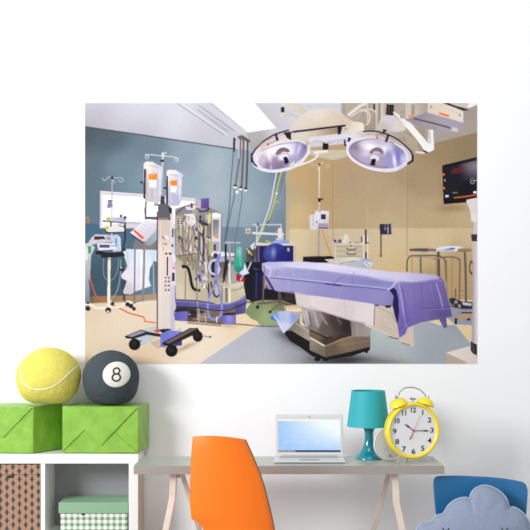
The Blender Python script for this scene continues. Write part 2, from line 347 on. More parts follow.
poly('146 240.8 156.8 229.6 157 240 150 246 145 244.5', [(146,242,(150,150,156)),(156,232,(150,180,198))]); line('137 228.6 146.5 235', .7, (190,184,196)); line('139.6 226.4 149 232.6', .7, (196,190,200)); line('142.4 224 152 229.6', .7, (200,194,206))
# ---- infusion column
part('printed_infusion_column', 'tall pump column on a wheeled base with two fluid bags in the printed photo')
poly('144.4 208 146.2 208 146.2 216.8 158 216.6 158 219.6 144.6 219.4', (88,90,100))
line('163 153 162.4 168 162 206', 1.8, [(162,153,(214,206,204)),(162,200,(146,138,142))]); line('145.6 154.6 152 154.8 163 156.2 172 156.6 178.6 158.6', 1., (206,202,206))
ell(147, 157, 1.7, 1.7, (196,204,212), ring=.8); ell(177, 160, 1.5, 1.6, (196,204,212), ring=.8); ell(163, 154.6, 1.7, 1.5, (220,206,206)); ell(165.6, 152.8, .9, .8, (232,226,230)); poly('160.4 159.6 164 159.6 164 162 160.4 162', (46,44,58))
poly('143.8 163.4 146.4 161.4 153 161.8 156 164 162 166.6 162.6 169 161.6 190 161.4 199 158.6 203 150 202 145.6 201.4 143.8 197', [(148,165,(232,224,220)),(146,195,(198,186,190)),(158,170,(206,204,214)),(155,195,(196,192,202)),(160,185,(186,190,206))])
line('146.8 170 146.8 200', .8, (178,166,170)); line('150 165.6 158.4 167', .8, (170,166,172)); line('159.8 171 160 196', .8, (228,228,238)); line('152 190 152 200', .8, (160,156,172))
poly('148.8 174 157.3 173.4 157.3 179.6 148.8 179.6', (252,132,42)); poly('149.8 174.4 155.8 174 151 177', (255,168,96), .8); poly('149.2 179.8 156.6 180.2 156 187.6 149.2 187', (242,238,242))
poly('144.2 168.6 146 169 145.4 199 143.4 198.6', (52,36,38)); ell(141.6, 182.3, 1.2, 1.1, (24,22,30)); line('146 202 145.6 208', 1.6, (90,92,104)); poly('154 203 158 203 158 206 154 206', (150,146,160))
poly('166.8 171 168.6 169.7 176 170 179 172 183.4 174.6 182 177.4 181.6 200 179 205.6 171 206 166.8 203', [(170,173,(230,224,222)),(170,200,(184,180,196)),(178,180,(204,206,218)),(176,200,(176,178,206)),(182,190,(192,200,216))])
line('170 174.6 178 176', .8, (176,172,182)); line('180 179 179.6 200', .8, (226,228,240)); line('169.6 192 172 203', .9, (206,204,222))
poly('170 180.6 177.2 180 177.2 185.6 170.4 185.6', (252,132,48)); poly('170.6 186 176.8 186.4 176 192.6 170.6 192.2', (240,238,244)); poly('166.6 176 168 176 168 204.6 166 204', (42,34,42)); line('164 188 167 188', 1.6, (28,24,34))
poly('160.6 196 164.6 196 165 204 160.4 204', (62,58,66)); poly('158 204 167.5 203.6 171.6 208 171.6 221 158 220', (92,90,100)); poly('168.6 208 172 208 172 213 169.4 213', (30,28,38)); line('158 218.4 168 218.4', 1., (146,142,120)); ell(170, 219.6, 1.4, 1.6, (24,22,32))
poly('157.8 219.6 170.4 219.6 170.4 330 157.6 330', [(158,225,(206,188,178)),(164,260,(226,208,200)),(164,325,(218,206,200))])
poly('170.4 214 173.6 212 175.4 262 174.6 330 170.4 330', [(172,220,(218,210,218)),(172,325,(190,188,204))]); line('157.2 212 157.2 330', 1.1, (58,46,44)); line('160.4 222 160.2 326', .7, (234,222,214), .7)
line('172.8 229 172.6 236.6', 1.3, (28,26,36)); ell(172.4, 245.6, .9, 1.4, (34,30,44)); poly('164 236 166.4 235.4 169.6 239.6 165 238', (240,236,238)); line('162.4 236.6 164.6 238.8', 1., (86,92,90)); ell(163.3, 243.8, 1., 1.1, (96,186,96)); ell(165.9, 244, 1.2, 1.2, (236,106,66)); line('163 247 163.4 250', .7, (150,156,150))
for x0, x1 in ((165,167.4),(168.6,171.6)): poly(f'{x0} 253 {x1} 252.6 {x1} 254.6 {x0} 254.4', (40,34,44))
line('167.4 257.5 167.3 275', 1.4, (34,30,40)); poly('171.6 253 175 254 176 262 173 262', (226,222,232))
for yy in (277.8, 281.4, 285.6, 290): ell(165.6, yy, 1., 1., (104,94,100)); ell(168.8, yy, 1., 1., (82,74,86))
poly('171 267 176 266.4 180.6 268 180.2 284 176 286 171.4 285', (216,212,232)); poly('172.2 267 175.2 267.2 175.2 269.2 172.4 269', (240,116,52)); poly('172 272.8 174.8 272.8 174.6 281.2 171.8 281', (54,42,66)); ell(177.8, 278.4, 1.5, 1.3, (40,74,180)); ell(177.8, 282.6, 2., 1.9, (34,24,42))
line('171.6 288 175 291 174 296', .8, (196,188,196)); line('176 262 179 263.6 181 267', 1.2, (236,234,240))
poly('124.6 336.4 141 329.6 148 331.8 160.6 334 160.6 337 147 334.8 133 339 126 338.4', (38,30,34)); poly('127 336 141 330.4 146 332 132 337', (150,148,168))
poly('153 331 156.6 329.4 161 331 158 333', (214,84,48)); poly('158 329.4 170 328.6 172 332 163 333.6', (34,28,34))
poly('160.4 334 169 330 182 331.4 182 345.4 176 346 168 341 165 348 160.4 346.6', [(162,336,(112,116,204)),(175,333,(120,124,206)),(180,344,(62,58,120))]); line('161 340 164 347', .8, (146,150,220))
ell(181, 326.4, 2.4, 2.2, (226,216,212)); ell(179.8, 329.4, 2.2, 1.6, (204,194,192))
poly('162.4 342.6 190 328 197.6 327.8 199.4 330.6 198 333 168.6 346.4 162.6 345', (34,27,28)); poly('164.6 342.4 190.6 328.8 196.6 328.8 168.6 343.8', (104,92,90))
for x, y, rx, ry in ((134.6,344.4,5.8,5.8),(171.6,350.6,6.,6.2),(197.8,336.4,5.,5.4)): ell(x, y, rx, ry, (16,12,14)); ell(x-1, y-1, rx*.5, ry*.5, (44,40,42), a=.7)
line('139.6 341 141.2 341', 1., (30,26,30)); line('202 335.6 209.6 337', .9, (140,122,112)); ell(210.2, 336.8, 1.1, .9, (70,58,56))
# ---- anaesthesia machine
part('printed_anaesthesia_machine', 'crowded beige anaesthesia machine with lilac bumper in the printed photo')
poly('175 210 185 206 197 203 209 207 221.4 213 221 243 221 256 234 254 244 262 246 297 232 303 176 306', [(180,215,(176,168,160)),(190,235,(164,150,136)),(205,230,(130,118,112)),(215,245,(150,140,136)),(185,275,(196,184,160)),(180,295,(206,194,172)),(200,265,(150,138,128)),(205,290,(186,174,152)),(225,262,(90,84,86)),(235,270,(130,124,124)),(225,292,(186,174,150))])
poly('175 209 184 206 193 209 192 215 176 215', (132,128,138)); poly('184.6 206.5 190 203.4 197 206 194 210 187 210', (214,206,212))
poly('184.4 214 194 213.6 196.6 222 191 228 187 222 185 218', (226,216,216)); line('187 216.4 193.6 219.4', .7, (180,170,178)); line('186.4 219 192 223', .7, (190,180,186))
poly('175.4 214.8 185.4 215.6 184.4 232.4 175.2 231', (150,142,98)); poly('176.8 216.6 183.8 217.2 183 230.6 176.8 229.6', (192,186,172))
for k, c in enumerate(((170,60,60),(60,56,66),(80,76,84),(70,60,60),(56,52,60))): ell(178.4, 218.6+2.5*k, 1.1, .9, c); ell(181.8, 218.4+2.6*k, 1., .9, ((90,110,160),(100,96,96),(64,60,96),(90,86,90),(60,54,70))[k])
poly('200.8 198.6 208.9 198 209.2 208.4 201 208.4', [(201,200,(108,90,156)),(208,207,(84,66,128))]); poly('197 199.6 200.8 199 200.8 208 197 208', (186,170,176)); poly('190.6 203 192.6 203 192.6 208 190.6 208', (64,58,120)); line('197 208.6 203 211.4 209 208.6 207 211 199 212', 1.2, (56,54,104), sm=3)
for x, c, wd in ((181.4,(190,184,176),1.2),(183.6,(120,104,92),.8),(186.6,(224,216,210),1.2),(188.6,(112,100,96),.9),(191.2,(206,196,186),1.1),(193.6,(128,116,86),1.3),(196,(206,198,202),1.2),(198.4,(96,86,92),1.2),(200.8,(208,200,200),1.4),(203.4,(74,64,84),1.6),(205.8,(196,190,180),1.2)):
    j = random.uniform(-1.4, 1.4); line(f'{x} {random.uniform(224,230):.1f} {x+j} 242 {x-j*.6} {random.uniform(252,274):.1f}', wd, c, sm=4)
line('180 236 186 252 192 236', .9, (110,98,98), sm=4); line('178 236 182.6 252', .9, (90,82,80)); ell(180, 237.6, 1., 1.6, (56,46,56)); ell(179.6, 244, .9, 1., (196,160,90)); ell(196, 229.6, 1.6, 2.2, (54,56,110)); ell(196.4, 238, 1.4, 1.8, (44,40,60)); ell(202, 228, 1.3, 1.6, (200,196,60))
poly('199.4 218 203 222 208 223.6 208.6 226 202 225 199 222', (44,42,72)); ell(200.4, 217, 1.2, 1.8, (48,44,72)); ell(202, 234.6, 1.4, 1.8, (70,66,110)); ell(198, 226, 1.2, 1.6, (80,76,130)); line('202.6 236 204 252 201 262', 1.3, (60,50,58), sm=4); line('199 240 201 254 206 262', 1.1, (96,86,84), sm=4)
poly('207 215 211.4 215 211 223 208 224', (196,192,196)); poly('208.6 213 211 213.6 210.8 221.6 208.6 222', (216,216,72)); poly('209.6 239 212 239 211.6 252 209.4 254', (196,200,66)); ell(210, 229, 1.1, 3., (120,116,66))
poly('211.4 213.4 216 212.4 221.4 213.6 220.6 252.6 211.2 252', (214,208,218)); poly('211.6 213.6 216 213 221.2 214.6 220.8 217.6 212 217', (236,232,246)); poly('212.8 219.6 219.2 219.6 218.4 236.6 212.6 236.8', [(214,221,(120,116,118)),(217,236,(164,160,162))]); poly('214.6 236.6 218.8 236.6 218.4 238.8 214.6 238.6', (242,150,72))
poly('212.4 241.6 219.6 241.6 219 251.6 212 251.4', (168,160,172)); poly('213.8 244.4 216 244.4 215.8 250.6 213.8 250.6', (74,62,64)); line('205 238.6 212 240.4', 1., (226,220,230))
poly('211 252.4 222 251.6 234.6 253.4 234 256 216 256.8 211 256', (226,222,232)); ell(215.6, 255.6, 2.4, 2.6, (58,50,52)); poly('219 257 233 256.6 235 261 219 262', (168,166,190))
line('229.2 242 230.2 264', 1.8, (158,152,156)); line('225 242.4 240 242.8', 1.2, (196,192,198)); line('225.6 245 225.8 262 223.6 278', 1.9, (26,24,28)); line('228 260 226 272 223 283', 1.6, (38,34,38), sm=3)
poly('177 256.6 196.4 254 197.4 261 189 266.4 184.6 266 182 262', [(180,258,(132,124,100)),(195,260,(150,140,112))]); line('183 266.2 187.6 268 190 275 191.6 284 194 289 199 290.4', 2.8, (22,18,20), sm=6); ell(183.6, 266.6, 1.8, 1.8, (24,20,22)); line('185.6 270 185.2 300', .8, (110,98,84)); line('181 286 181 300', .7, (206,196,190)); ell(196, 279, 1.3, 1.3, (36,50,150)); ell(198.6, 276.6, 2., 2.2, (44,56,150)); ell(200.6, 280, 1.6, 1.6, (40,60,160)); ell(202.4, 271.6, 1.2, 1.4, (60,80,180))
line('205 262 206.6 274 203 280 202 285', 1.6, (222,216,220), sm=4); ell(203, 285.6, 2., 2.8, (238,236,236)); poly('204 275 208 276 208.6 280 205.4 280.6', (206,204,214)); line('208 262 208.4 300', .8, (120,108,100)); line('213 262 213 276', 3.4, (38,32,34)); line('211 282 213 292 216.6 297 219.4 294', 1.4, (36,28,28), sm=4); line('209 284 209 292', 1.2, (40,34,34))
poly('221 284 226 281 244.6 278.6 245.4 295 232 302.6 222 301.6', [(224,290,(192,184,160)),(242,285,(206,196,170)),(235,298,(196,184,158))]); line('230.6 290.4 238 289.4 245 286', 1., (146,134,112), sm=3); line('222 287.6 230 287 240 284 245 280.6', .8, (226,220,200), sm=3); poly('225.4 287.6 227.8 287.6 227.8 302 225.4 302', (120,106,92)); line('229.4 264 229.6 303', 2.2, (228,222,208))
poly('231 265 236 264 237 273 244 281.4 236 283 231 284', [(233,268,(150,150,156)),(236,281,(164,160,160))])
poly('175 300 197 301 214 304 228 303.6 238 300.6 246 296 246.4 302.6 236 308 228 310.4 212 310 197 307 176 306.4', [(180,303,(84,82,140)),(200,304,(96,94,150)),(228,306,(92,88,150)),(244,299,(98,96,160))]); line('176 301.4 197 302.4 214 305 228 304.6 245.4 298', .8, (140,138,190), .8)
poly('176 306.4 197 307 222 310.4 236 308 236 316 222 324.4 188 321.6 176 318', [(190,312,(60,52,60)),(215,316,(120,98,80)),(200,322,(150,130,110))]); line('188 314 214 318.6', .9, (176,160,140)); line('186 319.6 221 323.6', 1., (66,58,54)); line('190 309.6 196 312 208 312', 1.6, (34,30,38))
poly('173.8 312.4 187.8 311 187.4 321.4 175 320.6', [(175,316,(92,86,170)),(186,316,(110,104,186))]); poly('234.8 304 246.6 302.6 245 313.4 236 315', [(236,308,(72,70,120)),(245,308,(90,86,150))]); poly('221.6 314 236.2 313.2 236 323.4 222 324.6', [(222,318,(104,98,176)),(230,318,(140,132,208)),(236,318,(116,108,184))]); poly('223 313 236 312.4 235 315 223 315.6', (44,38,62))
line('217.6 259.6 211.6 261.4 209.2 267 211 272.6 216.4 274.4 219 271', 2.1, (206,202,222), sm=6)
line('220 254 217.6 264 216.2 276 213.2 288 209 299 207.6 308 209 316 213.6 319.6 218.6 317.6 221.6 311 221.4 302 219 291 216.4 280 216 266 218.4 256', 2.1, [(215,262,(124,128,196)),(214,318,(140,142,226))], sm=6); ell(219, 269, 1.7, 1.8, (186,186,214)); line('198 262 197.6 320', .7, (206,200,206), .7); ell(207.6, 299, 1.3, 1.2, (200,170,190)); line('216.6 317 216.8 322', 1.2, (224,218,210))
R2 = random.Random(11)
for k in range(70):
    x = R2.uniform(182, 209); y = R2.uniform(214, 262); c_ = R2.choice(((40,34,44),(232,226,226),(90,80,84),(70,66,110),(206,198,196),(60,52,56),(196,184,96)))
    line(f'{x:.1f} {y:.1f} {x+R2.uniform(-1.6,1.6):.1f} {y+R2.uniform(1.5,6):.1f}', R2.uniform(.6, 1.3), c_, .8)
for k in range(16):
    x = R2.uniform(200, 232); y = R2.uniform(256, 292); line(f'{x:.1f} {y:.1f} {x+R2.uniform(-3,3):.1f} {y+R2.uniform(2,9):.1f}', R2.uniform(.7, 1.4), R2.choice(((52,44,48),(150,140,136),(222,216,216),(30,26,30))), .7)
line('176 214 184.6 206.4 193 205', 1.1, (70,64,70)); line('176 256 196 253.6', 1., (90,82,70)); line('221.6 213.6 220.8 252', .9, (120,112,120)); line('211.4 213.6 211 252', .8, (96,88,92))
line('196.6 262 197 300', 1., (120,106,90)); line('176 299.6 197 300.6 214 303.4', .9, (70,60,60)); line('176 306.6 197 307.4 214 310.4 228 310.6 246 303', 1., (44,38,66)); line('222 286 222 301', 1., (120,108,90)); line('245.4 281 246 296', .9, (120,108,92))
poly('176 308 188 308 188 311 174 312', (40,34,44)); poly('188.6 322 221 324.6 221 326.6 186 323.6', (140,124,108), .8); line('199 309 199 323', 1., (190,180,170)); line('205 311 206 323', .8, (210,200,188), .8); poly('190 311 197 312 197 318 191 317', (30,26,30), .8)
part('printed_hanging_hoses', 'dark hoses hanging from the ceiling in the printed photo')
line('234.2 138.6 234 151', 1.9, (24,24,30)); ell(234.6, 139.6, 1.1, 1.3, (44,44,50)); line('233.4 150 232.4 165 231 180 229.4 208 224.6 242', .9, (84,94,106)); poly('237.6 136.4 242 135 250.6 140.4 250 142.4 238 138.6', (104,92,88))
line('240.6 138 240 156 237.4 172 235.6 185', 1.7, (116,102,110)); line('243.6 138 243.2 156 241.6 186.6', 1.9, (104,88,90)); line('247.6 141 247.4 160 246.2 188', 1.9, (88,76,76)); line('239 140 239 158', .8, (206,206,214))
for x, y in ((235.2,185.6),(240.8,187.4),(245.8,188.6)): ell(x, y, 1.7, 1.2, (54,44,48)); ell(x-.2, y+1.8, 1.7, 1., (240,238,236))
ell(236.8, 192, 1.8, 1.7, (236,226,178)); line('235 189 234 198 231.6 208 225.6 240', .9, (86,90,112)); line('241.6 191 242 199 240.4 208 235 244', .9, (96,108,122)); poly('245.4 228.4 250.8 228 250.8 233.4 245.4 233.8', (206,192,182)); poly('246.4 230 250 229.8 250 232.4 246.4 232.6', (164,140,140))
part('printed_teal_glove', 'teal cloth and red box beside the machine in the printed photo')
poly('244 262 262 262 262 300 252 302 246 298 243.6 284', (18,18,30)); poly('236.4 274 244.4 273.6 244.6 282 236.4 280.6', (172,28,34)); line('240.6 280 243.6 274', 1.1, (232,220,214))
poly('234.6 259 236.6 253 237 248 240 246.4 242 249.6 242.2 256 244.4 262 243.6 269 240 273.4 235.4 271 233.4 265', [(240,250,(110,186,166)),(239,262,(58,158,136)),(240,272,(40,130,108))], sm=4); line('239.6 250 240.4 266', .9, (150,214,200), .7)
poly('239 273 243.6 269 245 262 247 270 249.4 273 243 275.6', (214,220,236)); line('238.6 273.6 242 276', 1.2, (56,116,190)); line('252.6 258 249.6 266 247.6 270', 1.3, (206,208,222)); poly('246 250 253 246 257 252 254 262 247 262', (78,72,72)); ell(249, 252, 1.4, 1.8, (190,178,150)); ell(252, 257, 1.8, 2.4, (52,50,60)); poly('250 246 254.6 242 256 247 252 250', (216,212,220)); line('247 249 252 255', 1., (206,204,90))
# ---- middle
part('printed_cable_bundle', 'yellow, white and pink cables hanging by the corner in the printed photo')
line('286.4 170 284.6 182 282 195 279.6 201', .9, (172,132,162), sm=4); line('279.6 172 276.4 188 274.6 202 270 218 263 232 254 247', 1.1, (84,104,118), sm=4)
line('281.8 170 278.6 182 276.2 193 273.6 205 269.6 217 263.6 229 256 243', 1.5, (196,188,72), sm=4); line('276.8 171 274 186 271 202 266.6 216 261 231 255.6 247', 1.3, (206,212,222), sm=4); ell(276.6, 193.4, 1.1, 1.2, (232,232,226)); line('274 201.4 278.4 202', 1.2, (190,180,80)); line('268.4 221 265.6 226.6', 1.4, (66,84,150)); line('262 231 256.6 244', 1., (200,192,70))
part('printed_blue_cabinet', 'navy cabinet with round chair back and white rack in the printed photo')
line('253 224.6 281 224.6', 1., (214,208,212)); line('253 233 283 234.4', 2.2, (220,212,220)); line('257 224 256.6 243', 1.3, (206,202,210)); line('280.8 224 282.8 240', 1.2, (206,202,210)); ell(258, 224.2, 1.4, 1.2, (92,88,96)); ell(277, 231.4, 1.2, 1., (230,130,110)); poly('278 228 282 228 283.4 240 277.6 240', (222,212,220)); poly('276 238.6 283 236 284 241 276 241', (206,202,212))
poly('256 242.6 293.6 244 295.6 246 256 246.4', (220,206,188)); poly('293 246 295.8 246 295.6 262 293 262', (196,178,152)); poly('256 245.6 293.4 245.6 293.4 264 281 300 258 300 252 298 256 262', [(260,255,(32,28,74)),(290,250,(26,28,96)),(270,285,(22,22,70)),(260,295,(20,18,50))])
poly('271.4 243.6 274.6 240.4 283 239.4 289.4 240.6 289 243 281 243.8', (140,152,214)); line('266 240.8 270.6 242.4', 1.2, (196,190,80)); line('273 242 282 241', .8, (176,186,236))
ell(275.6, 253.6, 12.4, 10.2, [(266,250,(52,64,142)),(276,246,(44,52,140)),(284,256,(30,34,110))]); soft(273.4, 252.4, 2.6, 5.6, (160,150,196), .85); soft(268, 252, 1.4, 4, (84,100,170), .6); ell(288.4, 249.6, 1.2, 2., (190,180,160)); line('258.4 246 258.6 262', 1.4, (110,104,124)); line('257 250 256 298', 1., (70,62,84))
poly('253 262 262 262 263 268 260 275 253 270', (22,20,44)); line('253.6 268.4 258 269.6', 1., (90,80,80)); line('254 298 253 302 246 302', 2., (40,40,36), .6)
part('printed_stool_base', 'bronze five-armed stool base on the green floor in the printed photo')
poly('263 290 300 292 300 307 282 300 264 300', (22,16,22), .85); line('279.4 290 280 304', 3.2, (88,72,62)); line('258.4 303.6 267 303 278 301', 2.2, (112,92,78)); line('270 311.6 276 306.4 282 302.6', 2.2, (122,100,84)); line('281 302.4 290 305 297.6 309.6', 2.4, (104,84,68)); ell(257.6, 307, 1.7, 1.8, (32,26,26)); ell(270, 312, 1.6, 1.4, (36,30,30)); ell(299, 310.6, 2., 1.8, (30,24,26)); line('263.4 290 263 302', 1.2, (96,80,72))
part('printed_wall_pump', 'white pump box on a thin pole in the printed photo')
line('319.4 167 319.2 190 319 211', 1.3, [(319,167,(226,220,206)),(319,200,(206,194,174))]); line('319 229 318.6 258', 1.8, (160,152,150)); line('310 165.4 313.6 164 314 167', .8, (196,178,150), sm=3); line('316 165.6 319.6 165 323 162.6', .9, (206,192,170)); ell(327.6, 166, 1.7, 1.8, (204,186,156), ring=.7); ell(317.6, 168.8, 1., 1., (206,190,160), ring=.6); ell(319.6, 164.4, 1.2, 1.2, (70,62,66)); ell(322, 163.4, 1.4, 1.4, (196,180,150), ring=.7)
ell(319.4, 200, 1.5, 2., (28,20,20)); ell(322, 199, 1.1, .9, (34,24,24)); line('321.8 229.6 325 239 328.4 248 331 256', 1.3, (216,138,92)); poly('309.4 215.4 315.4 214 315.4 229.6 310 229.4', (216,210,220)); line('313 216 313.2 226', 1.6, (196,192,206)); poly('315 211.6 318 210.6 329 211 328.6 229.4 315.2 229.4', [(318,213,(228,222,230)),(326,226,(206,196,200))]); poly('320.9 214.3 325.8 214.3 325.8 219.2 320.9 219.2', (48,42,52)); poly('318.4 223.2 328.2 223.4 328 228.8 318.4 228.8', (162,152,172)); line('318.6 228 328 228.2', 1.4, (92,88,110)); ell(319.6, 211.6, 1.4, .6, (90,160,160)); ell(316.6, 222, .7, 1., (90,90,120))
part('printed_drawer_cabinet', 'cream drawer cabinet with supplies on top in the printed photo')
poly('334 243.6 363.6 243.6 363.6 262 334 262', (198,184,160)); poly('333.4 242 364 242.6 364 244.6 333.4 244', (216,204,182)); 
for y in (246.6, 251.2, 256.2): line(f'336 {y} 361 {y}', .8, (162,146,122))
for y in (249, 253.6): line(f'347 {y-.6} 348 {y+.6} 355 {y+.6} 355.6 {y-.6}', 1.5, (118,104,96)); line(f'348 {y-1.4} 355 {y-1.4}', .7, (226,214,196))
ell(351, 245.8, .9, .7, (110,98,88)); line('335.4 247 335.4 261', .8, (226,214,196)); ell(335, 240.8, 1.3, 1.3, (50,40,170)); poly('338 240.6 341 238.8 341 241.4 338.6 242.4', (66,40,150)); poly('334 242 341.6 241.8 341.6 243.2 334 243', (120,110,80)); poly('342.6 242.6 344.4 235.6 346 233.4 349 238 350.4 242.8', (228,216,202)); ell(347.4, 240.4, 2., 2.4, (216,206,196)); line('340 238 344 236', .8, (216,206,200)); ell(350, 242.6, 1.2, .9, (150,110,84)); line('355 242.8 362 242', .9, (140,120,96))
poly('363 235 364.6 235 365.2 262 363.4 262', (226,218,222)); poly('365 229.4 366.8 229.4 366.8 260 365 260', (50,34,40)); poly('365.4 244 366.8 244 366.8 252 365.4 252', (206,196,70)); line('367.6 236 367.8 259', .9, (226,222,232)); line('361.6 237 361.8 241', 1.2, (84,58,52)); line('366 243 368.4 243', 1., (40,34,40)); line('367.6 208 367.6 229', .6, (196,176,150))
poly('303 257 331 256 334.6 257.6 333 260 327 262.6 303 262.6', (20,16,18)); line('304 257 320 256.4', .9, (70,62,60))
part('printed_wall_phone', 'black wall telephone with hanging cord in the printed photo')
poly('379.6 224 391 223.8 391.2 234.2 380 234.6', (44,42,58)); poly('384 227 386 227 386 230.6 384.2 230', (124,118,146)); poly('387.2 226.6 388.8 226.6 388.8 233.4 387.4 233.4', (170,158,190)); line('384.6 225 389 225', .6, (110,130,140)); line('381 235 381 255.6', 1.4, (92,78,72)); ell(380.8, 256, 1.1, 1., (84,70,60)); line('390.8 225 391.6 234', 1., (150,124,94), .7)
part('printed_wall_monitor', 'black wall monitor with red lines on its screen in the printed photo')
poly('442.2 165.4 478 156.8 478 200.6 466 202.4 443.6 204.2', (14,14,20)); poly('444 168 478 160 478 196 445 199.6', [(450,175,(26,22,34)),(475,166,(96,84,98)),(470,190,(20,18,28))]); soft(476, 166, 8, 5, (164,150,160), .6, inside=[len(PNAMES)-1])
for s in ('452.4 169.6 461 168', '451.4 171.4 463.6 170', '451.6 173.2 460.4 172'): line(s, .8, (150,38,42))
for x, y in ((443.6,174.6),(443.8,188.2)): poly(f'{x-1.2} {y-1} {x+1} {y-1.2} {x+1.2} {y+1} {x-1} {y+1.2}', (232,106,44))
ell(444.8, 180.4, .7, 1.2, (180,180,190)); line('453 193 457 192.6', 1., (80,176,76)); poly('445.4 195.2 448.6 194.8 448.6 197 445.4 197.4', (224,222,246)); poly('473.2 191.4 476.6 191 476.6 193.2 473.2 193.6', (232,232,250)); line('454.4 197.8 465 196.6 478 194.6', 1.4, (222,100,42)); ell(472.4, 182, 1.9, 1.6, (176,176,170), ring=.7); line('470 179 473.6 178', .8, (80,160,100)); line('474 180.6 477 180', .8, (190,190,190)); ell(466, 179, .8, .6, (90,90,90))
part('printed_instrument_tables', 'steel instrument tables along the tan wall in the printed photo')
line('407 271 407.2 261 409.6 257 414 255.8 436 255.6 442 257.4 445 261.6 446.4 281', 1.7, (116,100,86), sm=5); line('420.6 256 420.8 275', 2., (122,106,92)); line('438.4 252 438.8 280', 2.8, (92,80,78)); line('434 258.6 440 257.6 452 257 457.6 258.8 459.8 263 459.4 300', 1.7, (126,108,92), sm=5); line('464.8 251 465.6 270 466 302', 2.2, (104,90,84)); line('446.6 260 447 300', 1.1, (150,124,96)); line('413 256.6 440 258.4', .8, (170,150,126))
poly('409.6 248.6 428 248.2 429.4 250.6 427 251.8 409.8 251', (84,82,98)); poly('428 248.4 436 249 436 251.4 428 251.2', (128,110,96)); poly('450 248.8 471.6 248.8 471 251.8 450 252', (146,122,92)); poly('436 249.2 439.6 247 448 246 456 245.8 464 247.6 458 249 457 251.6 440 251.4', (226,226,238)); poly('438 250.6 452 247.8 454 247.8 455.6 249 441 251.6', (96,92,156)); poly('436 249.6 442 249.6 454 249.8 454.6 251.4 437 251.6', (186,200,212))
for y in (291, 295.6): line(f'455 {y} 464 {y}', .8, (150,126,100))
line('455.4 289 455.6 298', 1.2, (110,90,76)); poly('448.6 299 453 297.6 460 301 478 302.6 478 309 462 309 452 307', (46,44,56)); poly('462 302 472 303.4 471 306 463 305', (200,196,206)); ell(452.6, 305.4, 2., 1.8, (120,90,66)); ell(459.4, 306, 1.5, 2., (150,146,156)); ell(456, 302, 1.6, 1.6, (170,160,160)); ell(472, 267.6, 2.4, 6., (82,66,52), ring=1.); line('449 297.4 456 297.2', .8, (160,134,106))
poly('455 315.6 470 313.8 478 314 478 317.4 455 318.6', (192,150,102)); poly('454.8 318.4 457.2 318.4 457 324 454.6 324', (28,24,28)); line('462 312.6 478 313', 1.2, (44,38,38)); ell(468.6, 319.4, 1.6, 1.2, (34,30,34))
part('printed_white_machine_column', 'white machine column at the right edge of the printed photo')
poly('466.2 199.8 478 197.4 478 206 476 215 471 216 469 207.6 467 204', (228,216,216)); poly('470.8 214.6 478 213.4 478 222.4 471.4 221.6', (236,224,220)); poly('473.6 221.6 478 221.6 478 236 473.8 236', (214,202,206)); poly('471 234.6 478 234 478 241.6 471.8 241', (50,48,62)); poly('472.6 241.4 478 241.4 478 350 471.6 344 472.4 300', [(472.8,300,(176,164,172)),(477,300,(228,218,222))]); poly('472.6 242 475.6 242 475.2 262 472.6 262', (206,190,196))
poly('446.2 352.6 470 346 478 349 478 364 446 364', [(450,354,(234,220,212)),(475,358,(226,208,204))]); poly('446.2 353 466.6 362 466 364 446 364', (190,170,152)); poly('470.8 341 473 342.8 478 345 478 356 473 353.6 470.6 350', (48,42,46)); line('472 344 474 352', .8, (92,84,90))
# ---- operating table
part('printed_operating_table', 'operating table draped in lilac cloth on a bronze base in the printed photo')
poly('283 331 293 330 310 341 330 352 370 344 370 350 352 356 326 360 312 356 300 347 290 341', (24,20,24)); ell(317.4, 359.2, 3., 2., (20,18,20)); ell(325.6, 359.6, 2.6, 1.6, (20,18,20)); ell(366.4, 349.6, 2.2, 3.6, (24,20,24)); ell(364, 346, 1.3, 1.6, (180,180,184))
poly('288 322.6 295 321.6 309.6 329.6 309.6 341.4 288 328.6', [(292,326,(126,116,104)),(306,336,(160,152,138))]); line('295.6 323.4 309.4 331.4', .8, (196,188,172)); poly('283.6 306 303 304 307 313 296 316 287 315', (196,172,140))
for k in range(9): poly(f'{286.4+1.9*k} {312-.1*k} {287.4+1.9*k} {305.6-.1*k} {288.5+1.9*k} {312-.1*k}', (240,222,190))
poly('301 306 323 309 352 318 352 331 334 338 326 336 309 330 302 322', [(305,312,(176,164,160)),(315,322,(150,138,134)),(325,328,(96,82,78)),(335,322,(64,54,52)),(348,324,(44,36,36)),(310,326,(130,118,108))])
for a, b, c in (('303 310 307 326', 2.2, (197,188,194)), ('309 312 312 327', 1.4, (109,98,98)), ('314 312 318 326', 2.6, (180,171,177)), ('320 314 327 324', 1.5, (162,153,158)), ('323 312 331 325', 1.2, (83,72,71)), ('337 317 341 324', 2., (103,92,92)), ('306 311 309 324', 1.2, (217,208,214))): line(a, b, c, .8)
poly('309.4 329 326 336.4 333 338 351.6 331 351.8 336 341 338.6 325.6 345.6 309.4 337.6', [(315,334,(110,92,71)),(330,340,(64,52,45)),(348,334,(55,44,41))]); line('309.6 330 326 337.6 333 337', 1., (28,22,24))
poly('309.6 337.4 325.4 345.2 325.4 357.4 309.6 350', [(312,342,(145,134,120)),(322,353,(116,103,90))]); line('310.4 337.8 324 345.6', 1.7, (221,210,196)); poly('325.4 345.4 341 338.6 352 335.6 370.4 335.8 370.4 346.6 352 351.4 325.4 357.4', [(330,350,(103,88,71)),(345,340,(129,110,86)),(365,342,(118,101,85))]); line('326 346 342 339.4 352 336.4', 1., (166,147,118), .8); line('341 345 369 341', .8, (138,123,105)); poly('350 321 360 322 371 327 370.6 337 352 337', [(352,325,(138,123,118)),(368,333,(162,147,143))], .85); line('357 323 357.6 336', 1., (190,177,175), .6)
